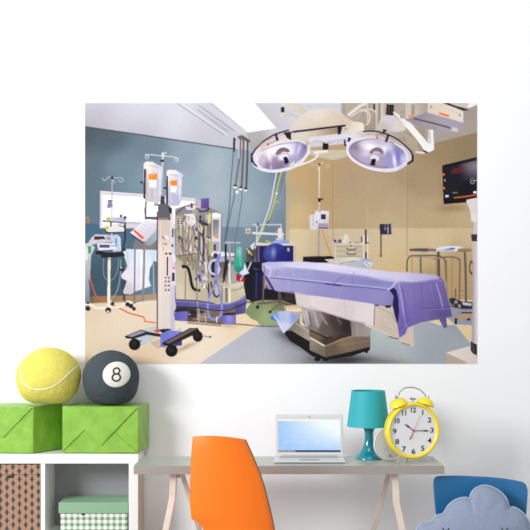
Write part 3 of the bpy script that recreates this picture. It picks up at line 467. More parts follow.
poly('365 302 399 308 413 320 414 346.6 398 340 386 334.4 365 325.6', [(370,312,(214,196,184)),(390,325,(206,188,176)),(408,335,(214,196,180))]); line('366 325 386 333.4 412.4 346', 1.2, (232,214,202), .7); line('376 306 392 314 396 322', .9, (176,156,146), .8); line('389 336.6 398.4 339', 1.2, (120,104,92)); line('402 343 410 345', 1.2, (150,134,110)); line('384 318 394 330', .8, (232,214,202), .7)
poly('294.4 291 309 293.6 365 301 376 303.6 374.6 326 365 323.6 350 320.6 323 312 309 308.6 296.6 304.6', [(298,298,(216,204,204)),(320,304,(226,212,212)),(345,310,(220,206,208)),(370,314,(230,218,222))]); line('309 306.6 323 311.4 350 319.8 366 323', .9, (196,176,172)); line('344.6 300 345.6 317', 1.2, (206,192,192), .8); line('374.8 305 374 325', 1.2, (150,132,126)); line('312 297 312.6 307', 1., (236,228,228), .7); line('356 304 357 320', 1., (238,230,232), .7)
poly('264 273 275 290 268 289 264.4 282', (150,132,168)); line('263.4 276 263.2 300', 1.3, (110,90,86)); line('265.4 282 265 288', 1.4, (196,176,120))
poly('262 263.4 268 262 300 261.4 330 263.6 365 268.6 390 271.6 420 273.4 436 275 441 277.6 444 281.4 446.6 293 450.4 308 452.2 316.4 446.4 318 447.2 327.4 443.8 328.2 439 319.4 421 322.4 407.4 327.8 405.4 334 399.4 338 396 314 391.6 305.4 386 307 375.6 304.4 365 302.6 340 299 309 295 294 292 274.4 290.4 268 280 264.4 274 262 270', [(270,268,(166,163,204)),(300,272,(158,157,200)),(290,285,(158,155,204)),(330,275,(152,151,198)),(330,290,(144,141,196)),(360,282,(140,137,190)),(365,296,(142,137,196)),(385,284,(152,147,198)),(380,298,(150,143,198)),(420,290,(126,113,176)),(440,300,(110,97,162)),(415,312,(116,101,168)),(446,312,(98,85,144)),(402,300,(130,119,182)),(402,325,(110,99,172))])
poly('262 263.4 268 262 300 261.4 330 263.6 365 268.6 390 271.6 420 273.4 436 275 440 278 424 282 400 282.4 385 280.6 365 275.6 340 272.6 309 268.6 285 267 266 269.6', [(270,264,(184,178,220)),(300,264,(212,208,234)),(330,268,(224,220,240)),(365,272,(216,212,238)),(395,276,(212,206,234)),(425,277,(198,190,226)),(438,277,(172,167,206))])
for a, b, c, d, e, f_ in ((275,268,10,1.6,(196,190,232),5),(310,267.6,25,2,(220,216,246),4),(350,273,22,2.2,(206,200,240),8),(385,279.6,16,1.6,(190,182,228),6)): soft(a, b, c, d, e, .7, f_, inside=[len(PNAMES)-1])
line('266 266 271 270 268.6 277', 1.2, (206,202,238), sm=3); line('264 266 265 273', 1.2, (120,110,180)); line('270 277.6 290 279.6 309 281.6 326 283.6 345 286 365 287.4 388 290', 1.1, (106,96,168)); line('270 276.4 290 278.4 309 280.2 326 282 365 286 388 288.6', .9, (196,190,232), .9); line('326 283.8 341 285.6', 1.6, (70,58,120))
line('331 284.8 338 280 344 276.4', 1.2, (120,110,180), .7); line('292 268 294 276', 1., (186,180,228), .7); line('278 270 274 276', 1., (130,120,190), .7); line('342 287 338 298', 1.2, (158,150,214), .8); line('288 280 288 290', 1., (176,168,224), .7); line('354 272 352 286', 1., (126,118,186), .5); line('268 282 276 290.6 294 293 309 295.4', .8, (176,168,226), .9); poly('264.4 274 268 278 275 290.4 272 289.6 266 279', (44,34,84), .8)
poly('389 289.4 392.6 287 396.4 290 398.6 300 399 313 397.6 325 394.6 315 392.6 305 393.6 296', (34,24,82)); line('388 289.6 392 287.2 396.4 281.6 400 279.6', 1.6, (206,198,236), sm=3); line('398.6 283 401 296 403.6 312 406 326', 2.2, (160,148,212), sm=3); line('401.6 286 405 302 407 324', 1., (90,72,150), .7); line('421.6 284 421.8 321', 1., (106,90,168), .7); line('436 283 440 296 443 309', 1.4, (160,148,208), sm=3); line('430 284 434 300', 1.1, (136,120,190), .7); line('400 281.6 412 282.6 424 281 436 279.6 441 281', 1.4, (150,138,200), .8, sm=3); line('421 308.6 436 308 450 306.8', .8, (82,66,136)); line('421 310 450 308.4', .7, (134,118,190)); line('411 288 412 316', 1., (138,122,192), .6); poly('375 304.4 379 305 379 306 375 305.6', (20,16,24)); poly('384.6 306 391 305 391 307.4 386 308', (22,16,26))
soft(404, 322, 4, 8, (108,97,172), .6, inside=[len(PNAMES)-1]); soft(443, 314, 8, 4, (86,73,130), .6, inside=[len(PNAMES)-1]); soft(375, 282, 14, 3, (130,125,182), .5, 8, inside=[len(PNAMES)-1])
poly('324 259.6 352 257.4 367 258.6 372.8 261.6 372 265.6 368 267.4 347 264.8 331 262.8', [(330,261,(214,206,200)),(355,260,(228,222,214)),(366,264,(150,160,190))])
for k in range(16): line(f'{328+2.2*k} {261.6+.16*k} {329.6+2.2*k} {258.8+.02*k}', .8, (184,172,160), .7)
poly('345 264.4 358 260.4 366 262 362 266.6', (176,186,206)); poly('364 260.6 370 261.4 373 262.6 370.6 267.4 365 266', (206,212,234)); line('366 262 369 265.6', .8, (120,140,190)); line('340 263.6 355 261', .8, (150,130,110))
part('printed_blue_cloth', 'folded pale blue cloth on the table foot in the printed photo')
poly('269.4 317.8 274 313.4 279 311 290 310.8 301 316.6 292 325.4 283.6 333.6 277 323 273 320', [(272,317,(120,150,206)),(285,314,(186,194,226)),(284,328,(202,210,236)),(296,317,(150,160,212))]); line('274 316 279 322 283.6 332', 1.1, (226,230,246), .8); line('284 313 283 322', .8, (160,170,216)); poly('269.4 317.6 273 315.6 276 321 272 320', (76,122,190)); line('290 313 295 318', .8, (140,150,206))
# ---- surgical lights
part('printed_ceiling_mounts', 'cream swing arms and mounting box under the ceiling in the printed photo')
poly('341 102 425 102 425 152 414 152 412 140 398 132 376 130 363 130 348 119 341 112', [(350,106,(176,164,151)),(365,115,(171,157,141)),(375,125,(158,141,122)),(395,125,(185,172,163)),(410,115,(180,167,155)),(385,108,(176,162,146)),(415,140,(158,141,120))])
for a, b, c in (('344 103 344 114',1.4,(150,138,126)),('362 103 363 116',2.2,(160,146,130)),('367 103 368 124',1.6,(214,204,194)),('371.6 103 372 128',1.6,(170,154,136)),('376.6 103 376.6 130',2.2,(206,196,186)),('379.6 103 379 128',1.6,(150,132,112)),('381.8 103 381.6 124',1.2,(236,228,220)),('384 103 383 118',2.,(204,192,180))): line(a, b, c, .8)
line('349 114.6 359 106.6 365 103.6', 3.2, (226,216,204)); line('350.6 117.6 361 109.6 372 109.4 376 112', 1.6, (212,202,192)); line('350 118.6 357 115', 1., (170,156,142)); line('357 119 359.6 116 361.4 112', 2.2, (166,168,164)); line('361 111 366.6 111.4 370 115 369 122 366 125', 1.4, (216,206,196), sm=4)
poly('373.2 104.4 375.2 104.4 375 110 373.2 110', (26,24,46)); poly('386.8 104.4 394 104.8 393.2 115.4 386 114.6', (26,22,22)); line('389 106 388.6 114', .9, (100,92,84)); line('392 106 391.4 114', .7, (80,72,68)); poly('384 115.4 394.4 115.8 406 127 404 131 396 132 376 129.6 380 120', [(386,118,(206,202,214)),(400,128,(216,206,198)),(382,128,(196,186,176))]); poly('400 130 417 140 419 150 413 151 407 141', (178,162,138))
poly('392.6 112 396 112.6 411 123.4 423 137 428 143 428.4 130 433.2 129.4 434.2 149.6 429 152.4 424 150 417 140 405 126', [(398,116,(236,228,222)),(415,132,(246,240,238)),(431,140,(240,236,236)),(428,150,(246,242,242))]); poly('428.6 131 430.4 130.6 431 143 428.6 144', (206,200,200)); line('416 152 424 153', 2., (232,222,222)); poly('423.6 150 428 152 427 153 423.4 151.8', (30,30,70)); poly('400 109.4 407 110 406 119 400 118', (172,160,148))
poly('406 102 428 102 428 114 420 121 405 118.6', [(410,110,(206,194,182)),(424,105,(176,160,146))]); poly('411.4 104.4 415 105 414.4 116 411.2 115', (164,150,138)); poly('408.8 115 413.8 116 413.6 118 408.8 117.2', (252,134,40)); poly('405 119.6 427.4 112 463.4 122.4 462.4 125.6 455.6 131.6 444 132.6 421 127 407 121', [(415,118,(150,142,154)),(445,124,(168,158,178)),(430,126,(160,152,160))]); line('414 118.6 421 120.2 436 123.8 451.6 128.4', 1.5, (96,80,74)); poly('451 127 456.4 127.6 458.8 130 457 132.2 451 130.6', (208,198,192))
poly('427.8 102 444 102 463.4 111.6 463.4 122.6 427.4 112.4', [(430,106,(220,206,192)),(460,118,(232,220,208))]); poly('439 112 449.2 115 449 117.4 438.8 114.2', (252,124,40)); ell(431, 107, .9, 1.2, (150,136,126)); ell(459.6, 115.4, .8, 1.1, (130,114,104)); poly('440 102 447 102 466 108.6 469 110.4 463 110.6 452 106.6', (62,50,46)); poly('446 102 471 102 466 108.4 455 105.6', (206,196,190)); poly('469 102 478 102 478 104.4 470.6 107.6 467 108', (244,240,240)); line('448 109.6 461 114', .7, (206,190,176))
poly('281 102 285 102 285.2 117 281.6 117', (220,208,186)); poly('281 107 284.4 107 284.4 112.2 281 112.2', (24,20,36)); line('283.2 116.2 288 114.6 294 115 301 119', 1.5, (196,186,162), sm=4); poly('284.4 102 294 102 301 106 306 110 309 114 301 113.6 292 108.6 285 104.6', [(288,104,(214,204,190)),(305,112,(206,194,176))])
part('printed_surgical_light', 'left round surgical lamp head in the printed photo')
poly('251 161 252.4 153 258 145 266 139 276 133.4 291 129 310 127.6 312 142 309 152 300 163 288 169 272 171.8 260 169 253 165', [(255,155,(224,214,214)),(265,145,(206,190,186)),(280,137,(214,200,194)),(300,135,(206,190,166)),(300,160,(220,214,222))], sm=0)
line('263 152.6 266 147.4 278 141.4 286 138.6', 1.4, (228,214,202), .8); poly('266.4 143.6 269 143 269.2 145.4 267 146', (206,92,60)); line('269 144 277 140', .8, (150,130,120)); ell(283, 155.8, 27.8, 14.2, (226,218,226), -18)
ell(282.8, 155.4, 25.4, 12.3, [(262,160,(196,180,196)),(270,164,(132,116,144)),(280,167,(128,108,140)),(292,160,(164,158,190)),(302,150,(150,140,182)),(305,144,(130,120,160)),(268,150,(222,216,230)),(290,145,(206,200,222))], -18)
me = [len(PNAMES)-1]
soft(279, 149.6, 11, 5, (255,255,255), .95, -15, me); soft(269.6, 157, 2.4, 6, (244,240,250), .8, -10, me); soft(290, 152, 5, 4, (248,246,255), .8, 0, me); soft(299, 149, 1.4, 6, (226,222,246), .8, 15, me); soft(271, 167.6, 1., 2.6, (190,196,240), .9, 0, me); soft(287, 166, 3, 2, (150,140,196), .7, 0, me); soft(276, 162, 3, 4, (160,136,156), .6, 0, me); soft(305.6, 147, 1.6, 4, (104,92,136), .7, 20, me)
poly('275.8 154.4 277 150.6 280.4 148 285 147.6 289.4 150 288.6 152.4 283 151.6 279.8 154.6', (124,98,106), sm=3); ell(284.6, 157, 4.6, 3.6, (228,224,234), -15); ell(284.6, 157, 4.6, 3.6, (180,170,186), -15, ring=.8); poly('283 157.4 287 156.6 289.2 162.6 285.4 164.6', (18,14,18)); soft(280, 157.6, 2, 3, (255,255,255), .8, 0, me)
line('251.6 162 252 156 254.6 150.6 260.6 144 268 138.4 276 134 291.4 129.4', 1.5, (28,22,58), sm=4); line('251.4 158 254 163.6 256.6 166.4', 1.7, (38,34,70)); poly('274.6 134.6 277 134 278.8 140.4 276.4 141', (22,18,34)); line('252.4 160 251.6 154', 1.6, (34,30,66))
line('254 166 262 170.4 275 172 289 169.4 301 163.4 309.6 152', 1.1, (246,240,248), .9, sm=4); line('258 146 268 139.4 280 135.4 291 133', .8, (160,144,134), .7)
line('262 151 272 146.6 284 143.4 300 142.6', 1., (120,104,120), .5, sm=4)
part('printed_surgical_light_beam', 'cream domed cross beam of the surgical lamps in the printed photo')
poly('289 129.6 295 121 301 114.6 309 110.6 322 109 336 110 345 116 352 121 362 122.6 364 124.4 364 133.6 361 135.4 346 139.4 330 142.4 318 141 309 141.6 296 139.6 287 137', [(300,120,(220,206,196)),(320,113,(224,212,200)),(330,122,(216,198,178)),(345,124,(206,190,172)),(356,129,(226,214,196)),(320,135,(204,186,156)),(300,133,(214,202,186)),(362,130,(236,228,220))])
poly('309 130.8 340 127.6 338 133.6 309 137.2', [(315,134,(206,190,166)),(335,131,(156,136,112))]); poly('309 137.4 346 133.2 361 134.6 346 139.4 330 142.6 318 140.6 309 142', (218,212,224)); line('314 140.6 326 142 346 139', .9, (180,170,182))
line('284.6 133.6 295 131.6 309 130 325 128 344.8 125.6', 1.9, (26,20,54)); poly('284.4 133 291 132.2 291 140.4 286.6 137.6', (24,20,32)); poly('337.4 127 342.4 126.4 340.6 134.4 337.8 134.2', (26,20,46)); ell(345.6, 128.8, 1., .8, (150,120,96)); line('287.6 131 293 132.4', 1., (150,150,176)); poly('322.8 142.4 328.2 142 328.4 149.4 322.8 149.8', (20,14,14)); poly('319 141.4 332 142 331 143.4 320 143', (196,184,178))
line('286 169.6 293.6 167 303 164 311 161 317 156.6 317.2 152.6', 1.8, (232,228,236), sm=4); line('314.6 152.4 327 151.4', 2., (236,232,240)); poly('289.6 164 294 160.6 294.4 166.6 290 168', (214,206,206))
part('printed_surgical_light', 'right round surgical lamp head in the printed photo')
poly('345 146 346 139 352 133 362 130.6 376 130.6 390 133.6 402 141 410 149 413 156 410 163 400 169.6 388 171 372 168.6 356 160.6 348 153', [(350,140,(222,216,226)),(370,133,(206,192,182)),(390,138,(196,180,162)),(405,150,(206,196,190)),(400,160,(220,212,214))])
ell(377.4, 153.8, 31.4, 16.4, (228,222,232), 10); ell(377.4, 153.8, 29, 14.2, [(353,144,(146,132,156)),(358,150,(164,150,174)),(365,158,(176,164,192)),(378,164,(166,152,178)),(390,164,(158,150,196)),(398,158,(150,146,206)),(406,160,(196,194,226)),(400,150,(136,128,184)),(365,143,(206,196,212)),(385,145,(196,186,206))], 10)
me = [len(PNAMES)-1]
soft(371, 147.4, 9, 4.6, (255,255,255), .95, 8, me); soft(386, 149, 5, 4, (250,248,255), .9, 0, me); soft(366, 154, 5, 3, (226,220,236), .7, 0, me); soft(394.4, 161, 1.5, 7, (248,250,255), 1, -8, me); soft(398.4, 157, 1.4, 6, (110,104,180), .8, -8, me); soft(403, 159, 2.4, 4, (206,206,232), .7, 0, me); soft(356, 147.6, 3, 3, (124,108,138), .7, 30, me); soft(380, 163, 4, 3, (176,160,178), .6, 0, me); soft(388, 153, 2, 5, (120,112,176), .5, 0, me)
poly('369.6 152.6 371.6 149.4 376 147.4 380.6 148.2 383.4 151.4 382.6 154.6 379 151.8 374.4 151.4 372 153.6', (132,108,116), sm=3); ell(374.6, 158, 5., 3.6, (226,222,232), 10); ell(374.6, 158, 5., 3.6, (176,166,184), 10, ring=.8); poly('372 158.6 376.2 159.2 374.6 165.8 370.2 164.8', (16,12,16))
line('363.6 131.4 372 131 380 132.2 389 135 398 139.8 406 146.4 411 152 413 158', 1.5, (28,24,62), sm=4); line('412.8 155.6 412.6 160.6 408 163.6', 2.1, (30,26,54)); poly('383 129.4 386.6 129.6 386 131.8 383 132.6', (18,16,22)); poly('387 135 389.4 135.6 387 142.6 384.8 141.4', (22,20,44)); ell(377.2, 137.4, 1.2, 1., (206,100,66)); line('376 136 378 134 386 134.6', .8, (150,120,100)); poly('348.4 137.4 351.6 138 349 142 347 141', (24,20,30)); line('344.6 140.4 345.4 146', 1.8, (36,32,72)); line('342 140 347 138', 1.2, (210,200,210)); line('390 141.6 404 151', 1.2, (160,140,118), .6)

line('347 152 352 159.6 362 166 374 170 388 171.6 398 170', 1.1, (246,242,250), .9, sm=4); line('366 134 378 134.4 390 138.6 401 145.6', .9, (150,132,118), .6, sm=4)
line('350 149 356 143 366 139.4 380 139 394 143', 1., (104,92,112), .55, sm=4); line('352 155 360 161.6 372 165.6 388 167.6', 1.4, (110,96,120), .4, sm=4)

# ---- turn the print into flat vinyl: one sheet, printed regions as its parts
rng = np.random.default_rng(3)
ext = np.pad(CAN, ((1, 1), (1, 1), (0, 0)), 'edge')
gh, gw = ch//2, cw//2
yy = np.arange(gh+1)*2; xx = np.arange(gw+1)*2
vc = (ext[np.ix_(yy, xx)]+ext[np.ix_(yy+1, xx)]+ext[np.ix_(yy, xx+1)]+ext[np.ix_(yy+1, xx+1)])/4
fid = IDB[0:ch:2, 0:cw:2]
vc = vc+rng.normal(0, 2.2, vc.shape[:2])[..., None]
srgb = np.clip(vc, 0, 255)/255
INK = np.where(srgb <= .04045, srgb/12.92, ((srgb+.055)/1.055)**2.4)*0.90
d_mural = 5.2-.0030
VX = (MX0+np.arange(gw+1)*2/SS-265)*d_mural/F; VZ = CZ-(MY0+np.arange(gh+1)*2/SS-325)*d_mural/F
M_ink = bpy.data.materials.new('printed_vinyl'); M_ink.use_nodes = True
_n = M_ink.node_tree.nodes; _a = _n.new('ShaderNodeAttribute'); _a.attribute_name = 'ink'
M_ink.node_tree.links.new(_a.outputs['Color'], _n['Principled BSDF'].inputs['Base Color']); _n['Principled BSDF'].inputs['Roughness'].default_value = .7
_n['Principled BSDF'].inputs['Specular IOR Level'].default_value = .15
sheet = MB().box(VX[0]-.001, VX[-1]+.001, -.0026, -.0006, VZ[-1]-.001, VZ[0]+.001).build('wall_mural', M_white)
tag(sheet, 'large rectangular photo mural of a hospital operating room on the white wall', 'wall mural')
for k, (nm, lb) in enumerate(PNAMES):
    jy, jx = np.nonzero(fid == k)
    if len(jy) == 0: continue
    a = jy*(gw+1)+jx; quads = np.stack([a, a+gw+1, a+gw+2, a+1], 1)
    used, inv = np.unique(quads, return_inverse=True); inv = inv.reshape(-1, 4)
    co = np.stack([VX[used % (gw+1)], np.full(len(used), -.0030), VZ[used//(gw+1)]], 1)
    me_ = bpy.data.meshes.new(nm); me_.vertices.add(len(used)); me_.vertices.foreach_set('co', co.ravel().astype(np.float32))
    me_.loops.add(len(inv)*4); me_.loops.foreach_set('vertex_index', inv.ravel().astype(np.int32))
    me_.polygons.add(len(inv)); me_.polygons.foreach_set('loop_start', (np.arange(len(inv))*4).astype(np.int32))
    me_.update(calc_edges=True)
    at = me_.color_attributes.new('ink', 'FLOAT_COLOR', 'POINT')
    at.data.foreach_set('color', np.concatenate([INK.reshape(-1, 3)[used], np.ones((len(used), 1))], 1).ravel().astype(np.float32))
    me_.materials.append(M_ink)
    o = bpy.data.objects.new(nm, me_); C.objects.link(o); o.parent = sheet; o['label'] = lb
# ================================================================ cube shelf
DS = 4.95; kS = DS/F; SY0 = CY+DS; SY1 = -.012
sxR = (138.3-265)*kS; sz = CZ-(454-325)*kS
t = .05; xi = sxR-t; xm1 = (45.0-265)*kS; xm0 = (40.6-265)*kS; xl1 = xm0-(xi-xm1); xl0 = xl1-t
shelf = empty('cube_shelf', (sxR-.5, SY0+.1, 0), 'white open cube shelf unit with thick frame, left of the desk', 'shelf')
def shelf_box(nm, *a, m=M_white): return MB().box(*a).build(nm, m, shelf, bevel=.0015)
shelf_box('top_panel', xl0, sxR, SY0, SY1, sz-t, sz)
o = shelf_box('side_panel', xi, sxR-.0005, SY0, SY1, .03, sz-t); o.data.materials.append(M_beige_side)  # outer face of the right panel is beige, its other faces white
for p in o.data.polygons:
    if p.center.x > sxR-.002: p.material_index = 1
shelf_box('side_panel', xl0, xl1, SY0, SY1, .03, sz-t)
shelf_box('divider', xm0, xm1, SY0+.002, SY1, .08, sz-t)
zm = .330
shelf_box('shelf_board', xl1, xm0, SY0+.002, SY1, zm-.02, zm); shelf_box('shelf_board', xm1, xi, SY0+.002, SY1, zm-.02, zm)
shelf_box('cell_shade_sheet', xl1, xi, SY1-.008, SY1-.001, .08, sz-t, m=M_cellshade)  # sheet added behind the open cells, its colour painting their shade
shelf_box('bottom_panel', xl1, xi, SY0, SY1, .03, .08); 
# ---- storage boxes
def rbox(name, parent, m, x0, x1, y0, y1, z0, z1, bev=.004): return MB().box(x0, x1, y0, y1, z0, z1).build(name, m, parent, bevel=bev)
bz = sz-t-.004
br = empty('storage_box', (xm0-.2, SY0+.1, zm), 'brown storage box with dark diamond pattern in the left cell of the shelf', 'storage box')
zl = CZ-(475-325)*kS
rbox('box_body', br, M_brown, xl1+.02, xm0-.0045, SY0+.014, SY1-.014, zm, zl+.004)
rbox('lid', br, M_brown, xl1+.016, xm0-.0015, SY0+.008, SY1-.012, zl, bz-.002)
g = W(9, 477, DS); MB().box(g.x-.012, g.x+.018, SY0+.011, SY0+.016, g.z-.007, g.z+.006).build('grip_hole', M_hole, br, bevel=.003)
gr = empty('storage_box', (-.9, SY0+.1, zm), 'green and white gingham storage box with sage lid, in the right shelf cell', 'storage box')
gx0, gx1 = (58-265)*kS, xi-.004; gz1 = CZ-(502.6-325)*(DS+.01)/F; gz0 = CZ-(513.6-325)*(DS+.01)/F
rbox('box_body', gr, M_ging, gx0+.008, gx1-.006, SY0+.016, SY1-.018, zm, gz0+.004)
rbox('lid', gr, M_lid, gx0, gx1, SY0+.010, SY1-.014, gz0, gz1)
g = W(82.5, 514.5, DS); MB().box(g.x-.010, g.x+.010, SY0+.0125, SY0+.018, g.z-.006, g.z+.002).build('grip_hole', M_hole, gr, bevel=.002)

# ================================================================ presents
def present(base, foot, h, flaps, label):           # foot: corners FL FR BR BL, room xy
    e = empty('gift_box', (sum(p[0] for p in foot)/4, sum(p[1] for p in foot)/4, base), label, 'present', 'green wrapped presents on the shelf')
    n = 10; V = []; Fc = []
    c = [Vector((p[0], p[1], 0)) for p in foot]
    # subdivided shell so the paper can bulge a little
    def face(a, b, c_, d, nrm):
        k = len(V)
        for j in range(n+1):
            for i in range(n+1):
                u, v = i/n, j/n; p = a*(1-u)*(1-v)+b*u*(1-v)+c_*u*v+d*(1-u)*v
                edge = min(u, 1-u, v, 1-v); q = 0 if edge == 0 else .0022*math.sin(u*9+a.x*7)*math.sin(v*8+a.z*5)
                V.append(p+nrm*q)
        for j in range(n):
            for i in range(n): Fc.append((k+j*(n+1)+i, k+j*(n+1)+i+1, k+(j+1)*(n+1)+i+1, k+(j+1)*(n+1)+i))
    up = Vector((0, 0, 1)); B = [p+up*base for p in c]; T = [p+up*(base+h) for p in c]
    for i in range(4):
        j = (i+1) % 4; dv = (B[j]-B[i]).normalized(); face(B[i], B[j], T[j], T[i], Vector((dv.y, -dv.x, 0)))
    face(T[0], T[1], T[2], T[3], up); face(B[0], B[1], B[2], B[3], -up)
    o = mesh_obj('wrapped_box', V, Fc, M_green, e, smooth=True); weld(o, 1e-4)
    o.data.materials[0] = M_green
    bv = o.modifiers.new('bevel', 'BEVEL'); bv.width = .004; bv.segments = 3; bv.limit_method = 'ANGLE'; bv.angle_limit = math.radians(50)
    dv = (B[1]-B[0]); L = dv.length; du = dv.normalized(); nn = Vector((du.y, -du.x, 0))
    for k, fl in enumerate(flaps):
        P = [B[0]+du*(u*L)+up*(v*h)+nn*(.0015 if k == 0 else .0012) for u, v in fl]
        MB().prism(P, nn*(.0055 if k == 0 else .003)).build('paper_flap', M_green, e, bevel=.0006)
    return e
kG = 4.97/F; zt = CZ-(406.8-325)*kG; H = zt-sz
# right present, turned a few degrees
FR = (-.660, CY+4.958); FL = (-1.060, CY+4.975); a_ = math.radians(7)
BR = (FR[0]+.03, -.02); BL = (FL[0]+.012, -.02)
present(sz+.0025, [FL, FR, BR, BL], H, [[(.012, .985), (.985, .975), (.515, .17), (.42, .30), (.29, .49), (.012, .045)], [(.70, .44), (.56, .22), (.60, .02), (.985, .02)]], 'bright green wrapped present under the black eight ball cushion')
FR2 = (-1.207, CY+4.957); FL2 = (-1.52, CY+4.985); BR2 = (-1.095, CY+5.15); BL2 = (-1.50, CY+5.175)
present(sz+.0025, [FL2, FR2, BR2, BL2], H, [[(.02, .985), (.985, .975), (.49, .33), (.40, .43), (.02, .43)]], 'bright green wrapped present under the yellow tennis ball cushion, cut by the frame')

# ================================================================ ball cushions
def cushion(cx, cz, rx, ry, rz, cy, M, parent, flat=.9, warp=.012, seed=0, name='ball_body'):
    def f(th, ph):      # th from pole, squashed towards the bottom
        x = math.sin(th)*math.cos(ph); y = math.sin(th)*math.sin(ph); z = math.cos(th)
        wv = 1+warp*(math.sin(3*ph+seed)*math.sin(2*th)+.6*math.sin(5*th+seed)*math.cos(2*ph))
        zz = rz*z*wv
        if z < 0: zz = rz*wv*(-(abs(z)**1.0)) ; zz = max(zz, -rz*flat)
        return Vector((cx+rx*x*wv*((1-z*z)**-.2 if -.985 < z < 0 else 1), cy+ry*y*wv, cz+zz))
    V = []; Fc = []; nt, npn = 40, 64
    for i in range(nt+1):
        for j in range(npn): V.append(f(math.pi*i/nt, 2*math.pi*j/npn))
    for i in range(nt):
        for j in range(npn): Fc.append((i*npn+j, (i+1)*npn+j, (i+1)*npn+(j+1) % npn, i*npn+(j+1) % npn))
    o = mesh_obj(name, V, Fc, M, parent, smooth=True); weld(o, 1e-4)
    sm = o.modifiers.new('sub', 'SUBSURF'); sm.levels = 1; sm.render_levels = 1
    return o
from mathutils.bvhtree import BVHTree
def caster(o):
    off = o.location+(o.parent.location if o.parent else Vector())
    bv = BVHTree.FromPolygons([v.co+off for v in o.data.vertices], [tuple(p.vertices) for p in o.data.polygons])
    def hit(x, z, lift=.001):
        r = bv.ray_cast(Vector((x, -3, z)), Vector((0, 1, 0)))
        if r[0] is None: r = bv.find_nearest(Vector((x, -.3, z)))
        n = r[1]; n = n if n.y < 0 else -n
        return r[0]+n*lift
    return hit
dB = 5.03; kB = dB/F; cyB = CY+dB
top = sz+H+.0045
tn = empty('tennis_ball_cushion', (W(48, 0, dB).x, cyB, top), 'large yellow tennis ball cushion with white seam on the left green present', 'cushion')
cz_ = CZ-(375.7-325)*kB; rz_ = 28.2*kB
body = cushion(W(48.6, 0, dB).x, cz_, 32.0*kB, .150, rz_, cyB, M_plush, tn, flat=(cz_-top-.001)/rz_, seed=1.)
hit = caster(body)
seam = [(76.8, 365.4), (74, 367.2), (70, 371), (66, 375.6), (62, 380.2), (57.5, 384), (52, 387), (46, 388.8), (39, 389.4), (32, 388.2), (26, 385.4), (22.2, 381.4), (20.2, 376), (19.4, 370), (20, 364.5), (23, 358)]
pts = spline([(W(x, 0, 4.91).x, 0, CZ-(y-325)*4.91/F) for x, y in seam], 6)
V = []; Fc = []
for i, p in enumerate(pts):
    a = pts[max(0, i-1)]; b = pts[min(len(pts)-1, i+1)]; tt = (b-a).normalized(); nn = Vector((-tt.z, 0, tt.x))
    wd = .0034*(.35 if i > 78 else 1)
    for s in (-1, -.4, .4, 1): q = p+nn*s*wd; V.append(hit(q.x, q.z, .0012+.0022*(1-abs(s))))
for i in range(len(pts)-1):
    for j in range(3): Fc.append((i*4+j, i*4+j+1, i*4+j+5, i*4+j+4))
mesh_obj('seam', V, Fc, M_seam, tn, smooth=True)
eb = empty('eight_ball_cushion', (W(111, 0, dB).x, cyB, top), 'charcoal billiard ball cushion with a white circle and 8, on the right present', 'cushion')
cz2 = CZ-(377.6-325)*kB; rz2 = 27.4*kB
body = cushion(W(111, 0, dB).x, cz2, 28.3*kB, .145, rz2, cyB, M_ball, eb, flat=(cz2-top-.001)/rz2, seed=2.4)
hit = caster(body)
pc = (116.2, 374.6); V = []; Fc = []
rings = [0, .3, .6, .85, .96, 1.0]; nn_ = 40
for ri, r in enumerate(rings):
    for k in range(nn_):
        a = 2*math.pi*k/nn_; x = pc[0]+13.2*r*math.cos(a); y = pc[1]+12.8*r*math.sin(a)
        p = hit(W(x, 0, 4.90).x, CZ-(y-325)*4.90/F, .0035 if r < .99 else 0.0); V.append(p)
for ri in range(len(rings)-1):
    for k in range(nn_): Fc.append((ri*nn_+k, ri*nn_+(k+1) % nn_, (ri+1)*nn_+(k+1) % nn_, (ri+1)*nn_+k))
o = mesh_obj('white_patch', V, Fc, M_patch, eb, smooth=True); weld(o, 1e-5)
V = []; Fc = []
for cx, cy_, rx, ry in ((116.3, 371.2, 2.9, 2.9), (116.3, 377.4, 3.7, 3.5)):
    k0 = len(V); n = 36
    for k in range(n):
        a = 2*math.pi*k/n
        for s in (-.72, .72):
            x = cx+(rx+s)*math.cos(a); y = cy_+(ry+s)*math.sin(a); V.append(hit(W(x, 0, 4.90).x, CZ-(y-325)*4.90/F, .0048))
    for k in range(n): q = (k+1) % n; Fc.append((k0+2*k, k0+2*k+1, k0+2*q+1, k0+2*q))
mesh_obj('number_eight', V, Fc, M_black, eb)

# ================================================================ desk
dF = 4.60; dK = 4.93; kF = dF/F
zD = CZ-(465.8-325)*kF; xD0 = (133.6-265)*kF; xD1 = (444.5-265)*kF; tD = .041
desk = empty('desk', ((xD0+xD1)/2, CY+4.76, 0), 'long grey topped desk on pale wooden splayed legs', 'desk')
o = MB().box(xD0, xD1, CY+dF, CY+dK, zD-tD, zD).build('desktop', [M_desk, M_deskedge], desk, bevel=.001)
for p in o.data.polygons: p.material_index = 0 if p.normal.z > .5 else 1
zu = zD-tD
def board(pa, wd, dep, name):      # flat board following points (x,z) with width wd (x) and depth range dep
    P = [(x-wd/2, dep[0], z) for x, z in pa]+[(x+wd/2, dep[0], z) for x, z in reversed(pa)]
    return MB().prism(P, (0, dep[1]-dep[0], 0)).build(name, M_leg, desk, bevel=.002)
dL = 4.66; kL = dL/F
def X(px, d=dL): return (px-265)*d/F
def Z(py, d=dL): return CZ-(py-325)*d/F
sl = (166-172)/(530-498)
